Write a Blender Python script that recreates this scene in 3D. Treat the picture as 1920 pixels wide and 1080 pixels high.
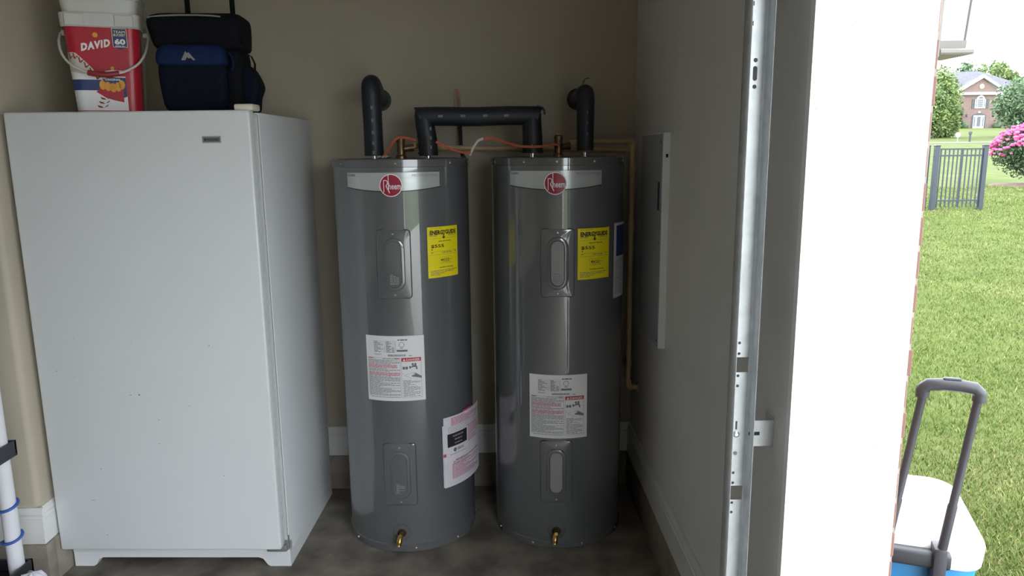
import bpy, bmesh, math, random
import numpy as np
from mathutils import Vector, Matrix

# ------------------------------------------------------------------ scene, camera, light
scene = bpy.context.scene
for o in list(bpy.data.objects):
    bpy.data.objects.remove(o, do_unlink=True)
COL = scene.collection
random.seed(7)
rng = np.random.default_rng(7)

CAM_H = 1.5409
F_PX, PITCH, YAW, ROLL = 1375.08, 0.18403, 0.01700, 0.01084
cam_data = bpy.data.cameras.new('camera')
cam_data.sensor_fit = 'HORIZONTAL'
cam_data.sensor_width = 36.0
cam_data.lens = F_PX / 1920.0 * 36.0
cam_data.clip_start = 0.05
cam_data.clip_end = 1000.0
cam = bpy.data.objects.new('camera', cam_data)
COL.objects.link(cam)
fwd = Vector((math.sin(YAW) * math.cos(PITCH), math.cos(YAW) * math.cos(PITCH), -math.sin(PITCH)))
rgt = Vector((math.cos(YAW), -math.sin(YAW), 0.0))
dwn = fwd.cross(rgt)
r2 = math.cos(ROLL) * rgt + math.sin(ROLL) * dwn
d2 = -math.sin(ROLL) * rgt + math.cos(ROLL) * dwn
m3 = Matrix((r2, -d2, -fwd)).transposed()
cam.matrix_world = Matrix.Translation((0, 0, CAM_H)) @ m3.to_4x4()
scene.camera = cam

# hazy bright overcast sky
world = bpy.data.worlds.new('overcast_sky')
scene.world = world
world.use_nodes = True
wn = world.node_tree.nodes
wn['Background'].inputs['Color'].default_value = (0.885, 0.945, 1.0, 1)
wn['Background'].inputs['Strength'].default_value = 7.6

vs = scene.view_settings
vs.view_transform = 'Standard'
vs.look = 'None'
vs.exposure = 0.0
vs.gamma = 1.0
vs.use_curve_mapping = False
try:
    scene.cycles.use_denoising = True
    scene.cycles.max_bounces = 10
    scene.cycles.diffuse_bounces = 6
    scene.cycles.sample_clamp_indirect = 8.0
except Exception:
    pass

# ------------------------------------------------------------------ materials
MATS = {}
def mat(name, col, rough=0.6, metal=0.0, noise=0.0, nscale=8.0, bump=0.0, bscale=60.0, spec=0.5,
        col2=None, detail=4.0, stretch=None, trans=0.0, coat=0.0, contrast=(0.35, 0.65), alpha=None):
    if name in MATS:
        return MATS[name]
    m = bpy.data.materials.new(name)
    m.use_nodes = True
    nt = m.node_tree
    b = nt.nodes['Principled BSDF']
    c = (col[0], col[1], col[2], 1)
    b.inputs['Base Color'].default_value = c
    b.inputs['Roughness'].default_value = rough
    b.inputs['Metallic'].default_value = metal
    b.inputs['Specular IOR Level'].default_value = spec
    if trans: b.inputs['Transmission Weight'].default_value = trans
    if coat:
        b.inputs['Coat Weight'].default_value = coat
        b.inputs['Coat Roughness'].default_value = 0.025
        b.inputs['Coat IOR'].default_value = 1.8
    if alpha is not None: b.inputs['Alpha'].default_value = alpha
    tc = nt.nodes.new('ShaderNodeTexCoord')
    src = tc.outputs['Object']
    if stretch:
        mp = nt.nodes.new('ShaderNodeMapping')
        mp.inputs['Scale'].default_value = stretch
        nt.links.new(src, mp.inputs['Vector'])
        src = mp.outputs['Vector']
    n = nt.nodes.new('ShaderNodeTexNoise')
    n.inputs['Scale'].default_value = nscale
    n.inputs['Detail'].default_value = detail
    nt.links.new(src, n.inputs['Vector'])
    r = nt.nodes.new('ShaderNodeValToRGB')
    r.color_ramp.elements[0].position = contrast[0]
    r.color_ramp.elements[1].position = contrast[1]
    if col2 is None:
        k = noise if noise else 0.03
        lo = [max(0, v * (1 - k)) for v in col[:3]]
        hi = [min(1, v * (1 + k)) for v in col[:3]]
    else:
        lo, hi = col[:3], col2[:3]
    r.color_ramp.elements[0].color = (*lo, 1)
    r.color_ramp.elements[1].color = (*hi, 1)
    nt.links.new(n.outputs['Fac'], r.inputs['Fac'])
    nt.links.new(r.outputs['Color'], b.inputs['Base Color'])
    if bump:
        n2 = nt.nodes.new('ShaderNodeTexNoise')
        n2.inputs['Scale'].default_value = bscale
        n2.inputs['Detail'].default_value = 3.0
        nt.links.new(src, n2.inputs['Vector'])
        bp = nt.nodes.new('ShaderNodeBump')
        bp.inputs['Strength'].default_value = bump
        bp.inputs['Distance'].default_value = 0.002
        nt.links.new(n2.outputs['Fac'], bp.inputs['Height'])
        nt.links.new(bp.outputs['Normal'], b.inputs['Normal'])
    MATS[name] = m
    return m

M_WALL = mat('beige_wall_paint', (0.405, 0.362, 0.285), 0.62, noise=0.03, nscale=3, bump=0.15, bscale=250)
M_WALLR = mat('glare_lifted_wall_paint', (0.70, 0.70, 0.70), 0.6, noise=0.03, nscale=3, bump=0.15, bscale=250)  # wall paint made lighter and greyer: glare beside the jamb put into the colour
M_CEIL = mat('ceiling_paint', (0.50, 0.48, 0.45), 0.8, bump=0.2, bscale=200)
M_TRIM = mat('white_trim_paint', (0.70, 0.70, 0.69), 0.38, noise=0.03, nscale=6)
M_JAMB = mat('white_jamb_paint', (0.85, 0.85, 0.84), 0.45, noise=0.01, nscale=4)
M_FLOOR = mat('concrete_floor', (0.105, 0.092, 0.075), 0.75, col2=(0.27, 0.24, 0.20), nscale=7, detail=12, bump=0.6, bscale=140, contrast=(0.33, 0.70))
M_CURB = mat('concrete_curb', (0.20, 0.175, 0.14), 0.85, col2=(0.27, 0.24, 0.20), nscale=14, detail=7, bump=0.5, bscale=120)
M_APRON = mat('concrete_driveway', (0.4368, 0.42, 0.3948), 0.85, noise=0.1, nscale=5, bump=0.3)
M_FRZ = mat('white_freezer_enamel', (0.655, 0.675, 0.685), 0.33, noise=0.01, nscale=3, bump=0.22, bscale=420)
M_FRZS = mat('white_freezer_enamel_smooth', (0.655, 0.675, 0.685), 0.30, noise=0.01, nscale=3, bump=0.05, bscale=300)
M_GASKET = mat('grey_gasket', (0.42, 0.43, 0.43), 0.6)
M_GREYPL = mat('grey_plastic', (0.17, 0.175, 0.18), 0.5)
M_DARK = mat('dark_void', (0.012, 0.012, 0.013), 0.8)
M_BEIGEPL = mat('ivory_plastic', (0.66, 0.61, 0.52), 0.45)
M_SILVER = mat('brushed_silver', (0.55, 0.56, 0.57), 0.35, metal=0.5, noise=0.05, nscale=20)
M_BLACKINK = mat('black_ink', (0.018, 0.018, 0.02), 0.5)
M_GREYINK = mat('grey_ink', (0.16, 0.16, 0.17), 0.6)
M_FAINTINK = mat('faint_ink', (0.35, 0.36, 0.37), 0.6)
M_REDINK = mat('red_ink', (0.50, 0.035, 0.05), 0.5)
M_PINKINK = mat('pink_ink', (0.46, 0.09, 0.16), 0.6)
M_WHITEINK = mat('white_ink', (0.80, 0.80, 0.80), 0.45)
M_PAPER = mat('white_label_paper', (0.74, 0.74, 0.75), 0.5, noise=0.02)
M_PAPERP = mat('lilac_white_paper', (0.72, 0.69, 0.75), 0.35, noise=0.03, nscale=30, bump=0.2, bscale=40)
M_YELLOW = mat('yellow_label', (0.95, 0.80, 0.008), 0.42, noise=0.02)
M_TANK = mat('grey_tank_paint', (0.100, 0.106, 0.113), 0.30, noise=0.02, nscale=5, spec=0.5, coat=1.0)
M_TANKBAND = mat('grey_tank_band', (0.10, 0.103, 0.106), 0.25, noise=0.02, nscale=5, spec=0.5, coat=0.6)
M_PANEL = mat('grey_panel_steel', (0.104, 0.110, 0.117), 0.28, noise=0.02, spec=0.5, coat=1.0)
M_PANELPL = mat('grey_panel_plastic', (0.27, 0.27, 0.27), 0.4)
M_BANNER = mat('silver_banner', (0.50, 0.53, 0.53), 0.22, metal=0.25, noise=0.05, nscale=3, stretch=(1, 1, 14))
M_LOGORED = mat('crimson_badge', (0.34, 0.012, 0.045), 0.3, noise=0.05)
M_SCREW = mat('zinc_screw', (0.62, 0.63, 0.64), 0.25, metal=0.9)
M_BRASS = mat('brass', (0.60, 0.38, 0.12), 0.28, metal=1.0, noise=0.1, nscale=40)
M_BRONZE = mat('aged_bronze', (0.22, 0.14, 0.08), 0.4, metal=0.85, noise=0.1, nscale=40)
M_COPPER = mat('copper', (0.55, 0.24, 0.12), 0.35, metal=1.0)
M_FOAM = mat('black_pipe_foam', (0.012, 0.015, 0.022), 0.5, noise=0.15, nscale=20, bump=0.3, bscale=70)
M_FOAMPRINT = mat('pipe_foam_print', (0.16, 0.17, 0.19), 0.6)
M_CPVC = mat('tan_cpvc', (0.50, 0.37, 0.20), 0.4, noise=0.06, nscale=15)
M_ORANGE = mat('orange_ribbon', (0.48, 0.10, 0.045), 0.45, noise=0.1, nscale=30)
M_CABLE = mat('black_cable', (0.018, 0.018, 0.02), 0.5)
M_GALV = mat('galvanised_steel', (0.46, 0.48, 0.49), 0.42, metal=0.35, col2=(0.54, 0.56, 0.57), nscale=35, detail=6, bump=0.03)
M_PANELLIT = mat('panel_grey_lit_edge', (0.80, 0.83, 0.84), 0.4, noise=0.03)  # breaker box grey lightened: the bright near edge is put into the colour
M_PANELSHADE = mat('panel_grey_shaded_face', (0.34, 0.36, 0.40), 0.45, noise=0.03)  # same box grey darkened: shade on the face is put into the colour
M_RED = mat('red_bucket_label', (0.442, 0.0187, 0.0382), 0.3, noise=0.04)
M_DKRED = mat('dark_red_grip', (0.27, 0.025, 0.03), 0.45)
M_BUCKET = mat('white_bucket_plastic', (0.595, 0.595, 0.5695), 0.42, noise=0.02)
M_NAVYINK = mat('navy_print', (0.022, 0.045, 0.16), 0.4)
M_SLATEINK = mat('slate_print', (0.045, 0.06, 0.085), 0.4)
M_GOLD = mat('gold_print', (0.72, 0.33, 0.03), 0.4, noise=0.1, nscale=60)
M_BALL = mat('baseball_print', (0.561, 0.527, 0.459), 0.4, noise=0.05, nscale=30)
M_BAGBLK = mat('black_nylon', (0.006, 0.0065, 0.009), 0.8, noise=0.2, nscale=60, bump=0.5, bscale=300, spec=0.12)
M_BAGNAVY = mat('navy_nylon', (0.006, 0.008, 0.018), 0.8, noise=0.2, nscale=60, bump=0.5, bscale=300, spec=0.12)
M_BAGBLUE = mat('blue_nylon', (0.010, 0.021, 0.072), 0.8, noise=0.15, nscale=60, bump=0.5, bscale=300, spec=0.12)
M_PIPING = mat('grey_piping', (0.25, 0.25, 0.25), 0.5)
M_PVC = mat('white_pvc_post', (0.60, 0.61, 0.64), 0.35, noise=0.02)
M_BLKPL = mat('black_shelf_plastic', (0.022, 0.024, 0.03), 0.45)
M_BLUECORD = mat('blue_cord', (0.03, 0.09, 0.35), 0.5)
M_BAGFILM = mat('white_plastic_film', (0.70, 0.70, 0.78), 0.3, noise=0.05, nscale=20, bump=0.4, bscale=30)
M_COOLWHITE = mat('white_cooler_lid', (0.82, 0.82, 0.83), 0.35, noise=0.01)
M_COOLBLUE = mat('blue_cooler_body', (0.0252, 0.2268, 0.5208), 0.32, noise=0.02)
M_HANDLE = mat('charcoal_handle', (0.035, 0.035, 0.042), 0.42, noise=0.05)
M_BRICK = mat('red_brick', (0.168, 0.084, 0.0672), 0.85, col2=(0.2688, 0.1386, 0.1092), nscale=7, detail=5, bump=0.5, bscale=80)
M_MORTAR = mat('pale_mortar', (0.30, 0.255, 0.22), 0.9, noise=0.1, nscale=40)
M_LANTERN = mat('cream_lantern_metal', (0.2268, 0.21, 0.1932), 0.45, noise=0.03)
M_FROST = mat('frosted_glass', (0.92, 0.92, 0.92), 0.5, noise=0.01)
M_FENCE = mat('black_aluminium', (0.028, 0.036, 0.05), 0.4)
M_LAWN = mat('lawn', (0.0655, 0.0907, 0.0218), 0.95, col2=(0.105, 0.1176, 0.042), nscale=1.3, detail=9, bump=1.0, bscale=60, contrast=(0.4, 0.68), spec=0.1)
M_BLADE = mat('grass_blade', (0.0966, 0.1386, 0.0302), 0.6, col2=(0.1512, 0.1932, 0.0504), nscale=3, spec=0.2)
M_STRAW = mat('straw_blade', (0.29, 0.262, 0.125), 0.7, noise=0.15, nscale=6, spec=0.2)
M_MULCH = mat('mulch', (0.1176, 0.0798, 0.0588), 0.95, noise=0.3, nscale=20, bump=1.0)
M_WALK = mat('sidewalk_concrete', (0.1596, 0.1554, 0.1386), 0.9, noise=0.05)
M_HBRICK = mat('house_brick', (0.1428, 0.0966, 0.084), 0.9, col2=(0.1764, 0.1218, 0.105), nscale=4, detail=8)
M_HROOF = mat('slate_shingle', (0.0924, 0.0924, 0.1092), 0.9, noise=0.12, nscale=3)
M_HTRIM = mat('house_white_trim', (0.462, 0.462, 0.462), 0.6)
M_HGLASS = mat('house_window_glass', (0.05, 0.06, 0.075), 0.15)
M_SHUTTER = mat('dark_shutter', (0.05, 0.055, 0.06), 0.6)
M_LEAFA = mat('tree_leaf_fresh', (0.1092, 0.168, 0.063), 0.7, col2=(0.1848, 0.2436, 0.084), nscale=0.9, spec=0.2)
M_LEAFB = mat('tree_leaf_blue_green', (0.0924, 0.1428, 0.084), 0.7, col2=(0.1512, 0.2184, 0.1176), nscale=0.8, spec=0.2)
M_LEAFC = mat('shrub_leaf', (0.042, 0.0756, 0.0378), 0.6, col2=(0.0756, 0.1176, 0.0588), nscale=5, spec=0.2)
M_PETAL = mat('pink_petal', (0.46, 0.05, 0.18), 0.6, col2=(0.58, 0.16, 0.32), nscale=9, spec=0.2)
M_BARK = mat('bark', (0.09, 0.065, 0.05), 0.9, noise=0.2)

# ------------------------------------------------------------------ mesh helpers
class MB:
    def __init__(self):
        self.v = []; self.f = []
    def add(self, vs, fs):
        n = len(self.v)
        self.v.extend([tuple(p) for p in vs])
        self.f.extend([tuple(i + n for i in q) for q in fs])
        return self
    def box(self, x0, x1, y0, y1, z0, z1):
        return self.add([(x0, y0, z0), (x1, y0, z0), (x1, y1, z0), (x0, y1, z0), (x0, y0, z1), (x1, y0, z1), (x1, y1, z1), (x0, y1, z1)],
                        [(0, 3, 2, 1), (4, 5, 6, 7), (0, 1, 5, 4), (1, 2, 6, 5), (2, 3, 7, 6), (3, 0, 4, 7)])
    def loft(self, rings, cap0=True, cap1=True, closed=True):
        n = len(rings[0]); vs = [p for r in rings for p in r]; fs = []
        for i in range(len(rings) - 1):
            for j in range(n if closed else n - 1):
                k = (j + 1) % n
                fs.append((i * n + j, i * n + k, (i + 1) * n + k, (i + 1) * n + j))
        if cap0: fs.append(tuple(range(n - 1, -1, -1)))
        if cap1: fs.append(tuple(range((len(rings) - 1) * n, len(rings) * n)))
        return self.add(vs, fs)
    def lathe(self, prof, n=32, c=(0, 0, 0), axis='z', cap0=True, cap1=True):
        rings = []
        for r, h in prof:
            ring = []
            for k in range(n):
                a = 2 * math.pi * k / n
                p = (r * math.cos(a), r * math.sin(a), h)
                if axis == 'y': p = (p[0], p[2], -p[1])
                if axis == 'x': p = (p[2], p[0], p[1])
                ring.append((p[0] + c[0], p[1] + c[1], p[2] + c[2]))
            rings.append(ring)
        return self.loft(rings, cap0, cap1)
    def tube(self, pts, r, n=12, caps=True, up=None):
        pts = [Vector(p) for p in pts]
        rs = r if isinstance(r, (list, tuple)) else [r] * len(pts)
        rings = []; prev = None
        for i, p in enumerate(pts):
            a = pts[max(i - 1, 0)]; b = pts[min(i + 1, len(pts) - 1)]
            t = (b - a).normalized()
            if prev is None:
                u = Vector((0, 0, 1)) if abs(t.z) < 0.9 else Vector((1, 0, 0))
                s = t.cross(u).normalized()
            else:
                s = prev - t * prev.dot(t)
                s = s.normalized() if s.length > 1e-6 else t.orthogonal().normalized()
            prev = s
            q = t.cross(s)
            rings.append([tuple(p + rs[i] * (math.cos(2 * math.pi * k / n) * s + math.sin(2 * math.pi * k / n) * q)) for k in range(n)])
        return self.loft(rings, caps, caps)
    def ribbon(self, pts, w, t, side):
        side = Vector(side).normalized(); rings = []
        pts = [Vector(p) for p in pts]
        for i, p in enumerate(pts):
            a = pts[max(i - 1, 0)]; b = pts[min(i + 1, len(pts) - 1)]
            tt = (b - a).normalized(); nn = tt.cross(side).normalized(); ss = nn.cross(tt)
            rings.append([tuple(p + ss * sx * w / 2 + nn * sn * t / 2) for sx, sn in ((-1, -1), (1, -1), (1, 1), (-1, 1))])
        return self.loft(rings)
    def sphere(self, c, r, n=10, m=7, sc=(1, 1, 1)):
        rings = []
        for i in range(1, m):
            a = math.pi * i / m
            rings.append([(c[0] + sc[0] * r * math.sin(a) * math.cos(2 * math.pi * k / n), c[1] + sc[1] * r * math.sin(a) * math.sin(2 * math.pi * k / n), c[2] - sc[2] * r * math.cos(a)) for k in range(n)])
        return self.loft(rings)
    def rbox(self, x0, x1, y0, y1, z0, z1, r, seg=3):
        bm = bmesh.new()
        bmesh.ops.create_cube(bm, size=1)
        for v in bm.verts:
            v.co = Vector(((x0 + x1) / 2 + v.co.x * (x1 - x0), (y0 + y1) / 2 + v.co.y * (y1 - y0), (z0 + z1) / 2 + v.co.z * (z1 - z0)))
        bmesh.ops.bevel(bm, geom=list(bm.edges), offset=r, offset_type='OFFSET', segments=seg, profile=0.5, affect='EDGES')
        bm.verts.index_update()
        self.add([tuple(v.co) for v in bm.verts], [tuple(v.index for v in f.verts) for f in bm.faces])
        bm.free()
        return self
    def map(self, fn):
        self.v = [tuple(fn(*p)) for p in self.v]
        return self
    def build(self, name, m, parent=None, smooth=35, fix=True):
        me = bpy.data.meshes.new(name)
        me.from_pydata(self.v, [], self.f)
        if fix:
            bm = bmesh.new(); bm.from_mesh(me)
            bmesh.ops.recalc_face_normals(bm, faces=list(bm.faces))
            bm.to_mesh(me); bm.free()
        return obj(name, me, m, parent, smooth)

def obj(name, me, m, parent=None, smooth=35):
    if m is not None and not me.materials:
        me.materials.append(m)
    if smooth:
        me.polygons.foreach_set('use_smooth', [True] * len(me.polygons))
        me.set_sharp_from_angle(angle=math.radians(smooth))
    me.update()
    o = bpy.data.objects.new(name, me)
    COL.objects.link(o)
    if parent is not None:
        o.parent = parent
    return o

def place(name, me, parent, loc, rot=(0, 0, 0)):
    o = bpy.data.objects.new(name, me)
    COL.objects.link(o)
    o.parent = parent
    o.location = loc
    o.rotation_euler = rot
    return o

def tag(o, label, cat, group=None):
    o['label'] = label; o['category'] = cat
    if group: o['group'] = group
    return o
def thing(name, label, cat, loc=(0, 0, 0), rz=0.0, group=None):
    o = bpy.data.objects.new(name, None)
    COL.objects.link(o)
    o.empty_display_size = 0.1
    o.location = loc; o.rotation_euler = (0, 0, rz)
    return tag(o, label, cat, group)
def struct(o):
    o['kind'] = 'structure'
    return o

def rr(w, h, r, k=5, cx=0.0, cy=0.0):
    """rounded-rectangle outline, ccw, 4*(k+1) points"""
    r = min(r, w / 2 - 1e-5, h / 2 - 1e-5); pts = []
    for (sx, sy, a0) in ((1, 1, 0), (-1, 1, 90), (-1, -1, 180), (1, -1, 270)):
        for i in range(k + 1):
            a = math.radians(a0 + 90 * i / k)
            pts.append((cx + sx * (w / 2 - r) + r * math.cos(a), cy + sy * (h / 2 - r) + r * math.sin(a)))
    return pts

def text2d(s, w, h, bold=0.0, shear=0.0, cx=0.0, cy=0.0, space=1.0):
    """flat lettering fitted into w x h, centred: (verts, faces)"""
    cu = bpy.data.curves.new('lettering', 'FONT')
    cu.body = s; cu.resolution_u = 2; cu.offset = bold; cu.shear = shear; cu.space_character = space
    to = bpy.data.objects.new('lettering', cu)
    COL.objects.link(to)
    dg = bpy.context.evaluated_depsgraph_get()
    me = bpy.data.meshes.new_from_object(to.evaluated_get(dg))
    vs = [(v.co.x, v.co.y) for v in me.vertices]; fs = [tuple(p.vertices) for p in me.polygons]
    bpy.data.objects.remove(to, do_unlink=True); bpy.data.curves.remove(cu); bpy.data.meshes.remove(me)
    xs = [p[0] for p in vs]; ys = [p[1] for p in vs]
    x0, x1, y0, y1 = min(xs), max(xs), min(ys), max(ys)
    return [(cx + ((p[0] - x0) / (x1 - x0) - .5) * w, cy + ((p[1] - y0) / (y1 - y0) - .5) * h) for p in vs], fs

class Flat:
    """flat print collected in label coordinates (u right, v up), mapped onto a surface"""
    def __init__(self): self.v = []; self.f = []
    def add(self, vs, fs):
        n = len(self.v); self.v += list(vs); self.f += [tuple(i + n for i in q) for q in fs]; return self
    def rect(self, u0, v0, u1, v1, maxu=0.012):
        k = max(1, int(abs(u1 - u0) / maxu))
        vs = []
        for i in range(k + 1):
            u = u0 + (u1 - u0) * i / k
            vs += [(u, v0), (u, v1)]
        return self.add(vs, [(2 * i, 2 * i + 2, 2 * i + 3, 2 * i + 1) for i in range(k)])
    def poly(self, pts): return self.add(pts, [tuple(range(len(pts)))])
    def disc(self, cu, cv, r, n=24, ry=None):
        ry = ry or r
        return self.add([(cu, cv)] + [(cu + r * math.cos(2 * math.pi * k / n), cv + ry * math.sin(2 * math.pi * k / n)) for k in range(n)],
                        [(0, 1 + k, 1 + (k + 1) % n) for k in range(n)])
    def ring(self, cu, cv, r0, r1, n=28):
        vs = []
        for k in range(n):
            a = 2 * math.pi * k / n
            vs += [(cu + r0 * math.cos(a), cv + r0 * math.sin(a)), (cu + r1 * math.cos(a), cv + r1 * math.sin(a))]
        return self.add(vs, [(2 * k, 2 * k + 1, (2 * k + 3) % (2 * n), (2 * k + 2) % (2 * n)) for k in range(n)])
    def frame(self, u0, v0, u1, v1, t):
        return self.rect(u0, v0, u1, v0 + t).rect(u0, v1 - t, u1, v1).rect(u0, v0, u0 + t, v1).rect(u1 - t, v0, u1, v1)
    def text(self, s, w, h, cu, cv, bold=0.0, shear=0.0):
        return self.add(*text2d(s, w, h, bold, shear, cu, cv))
    def lines(self, u0, u1, vtop, vbot, n, rs, fill=0.55, short=0.25):
        """rows of tiny print too small to read"""
        dv = (vtop - vbot) / n
        for i in range(n):
            vc = vtop - dv * (i + .5); u = u0
            end = u1 if rs.random() > short else u0 + (u1 - u0) * rs.uniform(.3, .9)
            while u < end:
                w = rs.uniform(.006, .02); e = min(u + w, end)
                self.rect(u, vc - dv * fill / 2, e, vc + dv * fill / 2)
                u = e + .002
        return self
    def build(self, name, m, parent, fn):
        mb = MB(); mb.v = [tuple(fn(u, v)) for u, v in self.v]; mb.f = self.f
        o = mb.build(name, m, parent, smooth=0, fix=False)
        if name.endswith(('_print', '_lettering', 'specks', '_notice')): o['kind'] = 'stuff'
        return o

# ------------------------------------------------------------------ the setting
XR, YB = 0.597, 3.233
LX, LY = -1.670, 2.486
XL, YF, ZC = -5.6, -4.3, 2.75
YJ, YO, ZO = 1.431, -3.45, 2.15          # opening: far jamb, near jamb, head
XB = 0.8425                              # outer brick face
ZB1, ZB2 = 0.163, 0.2985

struct(MB().box(XL, 0.85, YF, YB, -0.25, 0.0).build('floor', M_FLOOR, smooth=0))
struct(MB().box(XL - .2, XB, YF - .2, YB + .2, ZC, ZC + .15).build('ceiling', M_CEIL, smooth=0))
struct(MB().box(LX - .02, XR + .15, YB, YB + .2, -0.25, ZC).build('wall_back', M_WALL, smooth=0))
# wall beside the freezer: steps forward, rounded outside corner
w = MB()
ring = [(XL, LY), (LX - .02, LY), (LX - .0059, LY + .0059), (LX, LY + .02), (LX, YB), (XL, YB)]
w.loft([[(x, y, -0.25) for x, y in ring], [(x, y, ZC) for x, y in ring]])
struct(w.build('wall_back_left', M_WALL, smooth=50))
struct(MB().box(XL - .2, XL, YF - .2, YB + .2, -0.25, ZC).build('wall_left', M_WALL, smooth=0))
struct(MB().box(XL, XR + .15, YF - .2, YF, -0.25, ZC).build('wall_front', M_WALL, smooth=0))
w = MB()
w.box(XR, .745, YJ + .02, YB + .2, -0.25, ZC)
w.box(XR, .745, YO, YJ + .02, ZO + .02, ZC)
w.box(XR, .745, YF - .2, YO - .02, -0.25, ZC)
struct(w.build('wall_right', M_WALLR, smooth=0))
struct(MB().box(XR, .832, YJ, YJ + .02, 0, ZO + .02).build('trim_1', M_JAMB, smooth=0))
struct(MB().box(XR, .832, YO - .02, YO, 0, ZO + .02).build('trim_2', M_JAMB, smooth=0))
struct(MB().box(XR, .832, YO, YJ, ZO, ZO + .02).build('trim_3', M_JAMB, smooth=0))

# scuffs on the white jamb board
sc_ = Flat().poly([(.763, 1.307), (.764, 1.305), (.772, 1.299), (.772, 1.301)]).poly([(.777, 1.297), (.778, 1.295), (.790, 1.283), (.790, 1.285)])
sc_.disc(.776, .926, .0035, 8, .002).disc(.610, 1.614, .001, 6, .004).disc(.675, 1.774, .0015, 6).disc(.66, 1.78, .001, 6)
sc_.build('scuff_print', M_FAINTINK, bpy.data.objects['trim_1'], lambda u, v: (u, YJ - .0004, v))

def baseboard(name, p0, p1, nrm):
    """colonial profile baseboard from p0 to p1 along the wall, nrm points into the room"""
    prof = [(0, ZB1), (.015, ZB1), (.015, ZB1 + .098), (.0125, ZB1 + .102), (.0125, ZB1 + .108), (.014, ZB1 + .112),
            (.012, ZB1 + .122), (.008, ZB1 + .128), (.006, ZB2), (0, ZB2)]
    mb = MB()
    mb.loft([[(p[0] + nrm[0] * a, p[1] + nrm[1] * a, z) for a, z in prof] for p in (p0, p1)])
    return struct(mb.build(name, M_TRIM, smooth=25))
baseboard('baseboard_back', (LX, YB), (XR, YB), (0, -1))
baseboard('baseboard_right', (XR, YB - .016), (XR, YJ + .06), (-1, 0))
baseboard('baseboard_back_left', (XL, LY), (LX + .015, LY), (0, -1))
baseboard('baseboard_left_return', (LX, LY - .0005), (LX, YB - .016), (1, 0))
def curb(name, x0, x1, y0, y1):
    return struct(MB().rbox(x0, x1, y0, y1, -0.02, ZB1 - .001, .006, 2).build(name, M_CURB))
curb('trim_4', LX, XR, YB - .018, YB + .02)
curb('trim_5', XR - .018, XR + .02, YJ + .06, YB - .02)
curb('trim_6', XL, LX + .022, LY - .022, LY + .03)
curb('trim_7', LX - .02, LX + .022, LY + .031, YB - .02)

# exterior brick: each brick near the opening is its own piece, mortar recessed behind
ext = struct(MB().box(.7455, XB - .003, YJ + .0205, YB + .25, -0.25, ZC).build('wall_exterior', M_MORTAR, smooth=0))
struct(MB().box(.7455, XB - .005, YF - .2, YO - .022, -0.25, ZC).build('wall_exterior_far', M_BRICK, smooth=0))
struct(MB().box(.7455, XB - .005, YO - .022, YJ + .022, ZO + .021, ZC).build('wall_exterior_head', M_BRICK, smooth=0))
MB().box(.8325, XB - .002, YJ + .0075, YJ + .0204, -.25, ZC).build('mortar_edge', M_MORTAR, ext, smooth=0)
def brick_mesh(L):
    mb = MB().rbox(-.05, 0, 0, L, 0, .0572, .0025, 1)
    me = bpy.data.meshes.new('brick'); me.from_pydata(mb.v, [], mb.f); me.materials.append(M_BRICK); me.update()
    return me
BM_F, BM_H = brick_mesh(.194), brick_mesh(.092)
P_ = .0677
for k in range(44):
    y = YJ + .006
    for j in range(6):
        half = (k % 2 == 0 and j == 0)
        place('brick', BM_H if half else BM_F, ext, (XB + random.uniform(-.0035, .0035), y + random.uniform(-.001, .001), -.21 + k * P_))
        y += (.092 if half else .194) + .0095

# driveway outside the door and the lawn
struct(MB().box(.8501, 9.0, -9.0, 1.30, -.30, -.03).build('driveway', M_APRON, smooth=0))
LAWN_Y = [-60, 1.2, 3, 14, 19, 30, 60, 115, 230]
LAWN_Z = [-.12, -.12, -.10, .33, .50, .85, 1.90, 4.35, 8.0]
def lawn_z(x, y):
    return float(np.interp(y, LAWN_Y, LAWN_Z))
ys = sorted(set([-60, -20, -9, 1.3] + [1.3 + .35 * i for i in range(1, 40)] + [15.5 + 1.5 * i for i in range(1, 30)] + [60 + 6 * i for i in range(29)]))
xs = sorted(set([-80, -30, -8, -2, .845] + [.845 + .35 * i for i in range(1, 45)] + [17 + 1.8 * i for i in range(25)] + [62 + 8 * i for i in range(14)]))
vi = {}; V = []; F = []
def vid(i, j):
    if (i, j) not in vi:
        x, y = xs[i], ys[j]
        vi[(i, j)] = len(V)
        n = .03 * math.sin(x * 1.3 + y * .7) * math.sin(y * .9 - x * .4) if y > 4 else 0
        V.append((x, y, lawn_z(x, y) + n - (.25 if (x < .84 and y < 3.4) else 0)))
    return vi[(i, j)]
for i in range(len(xs) - 1):
    for j in range(len(ys) - 1):
        if xs[i + 1] <= .85 and ys[j] < 3.5 and ys[j + 1] > -10: continue
        if xs[i] < 9 and ys[j + 1] <= 1.31 and ys[j] >= -9.1: continue
        F.append((vid(i, j), vid(i + 1, j), vid(i + 1, j + 1), vid(i, j + 1)))
mb = MB(); mb.v = V; mb.f = F
struct(mb.build('ground', M_LAWN, smooth=180))
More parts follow.
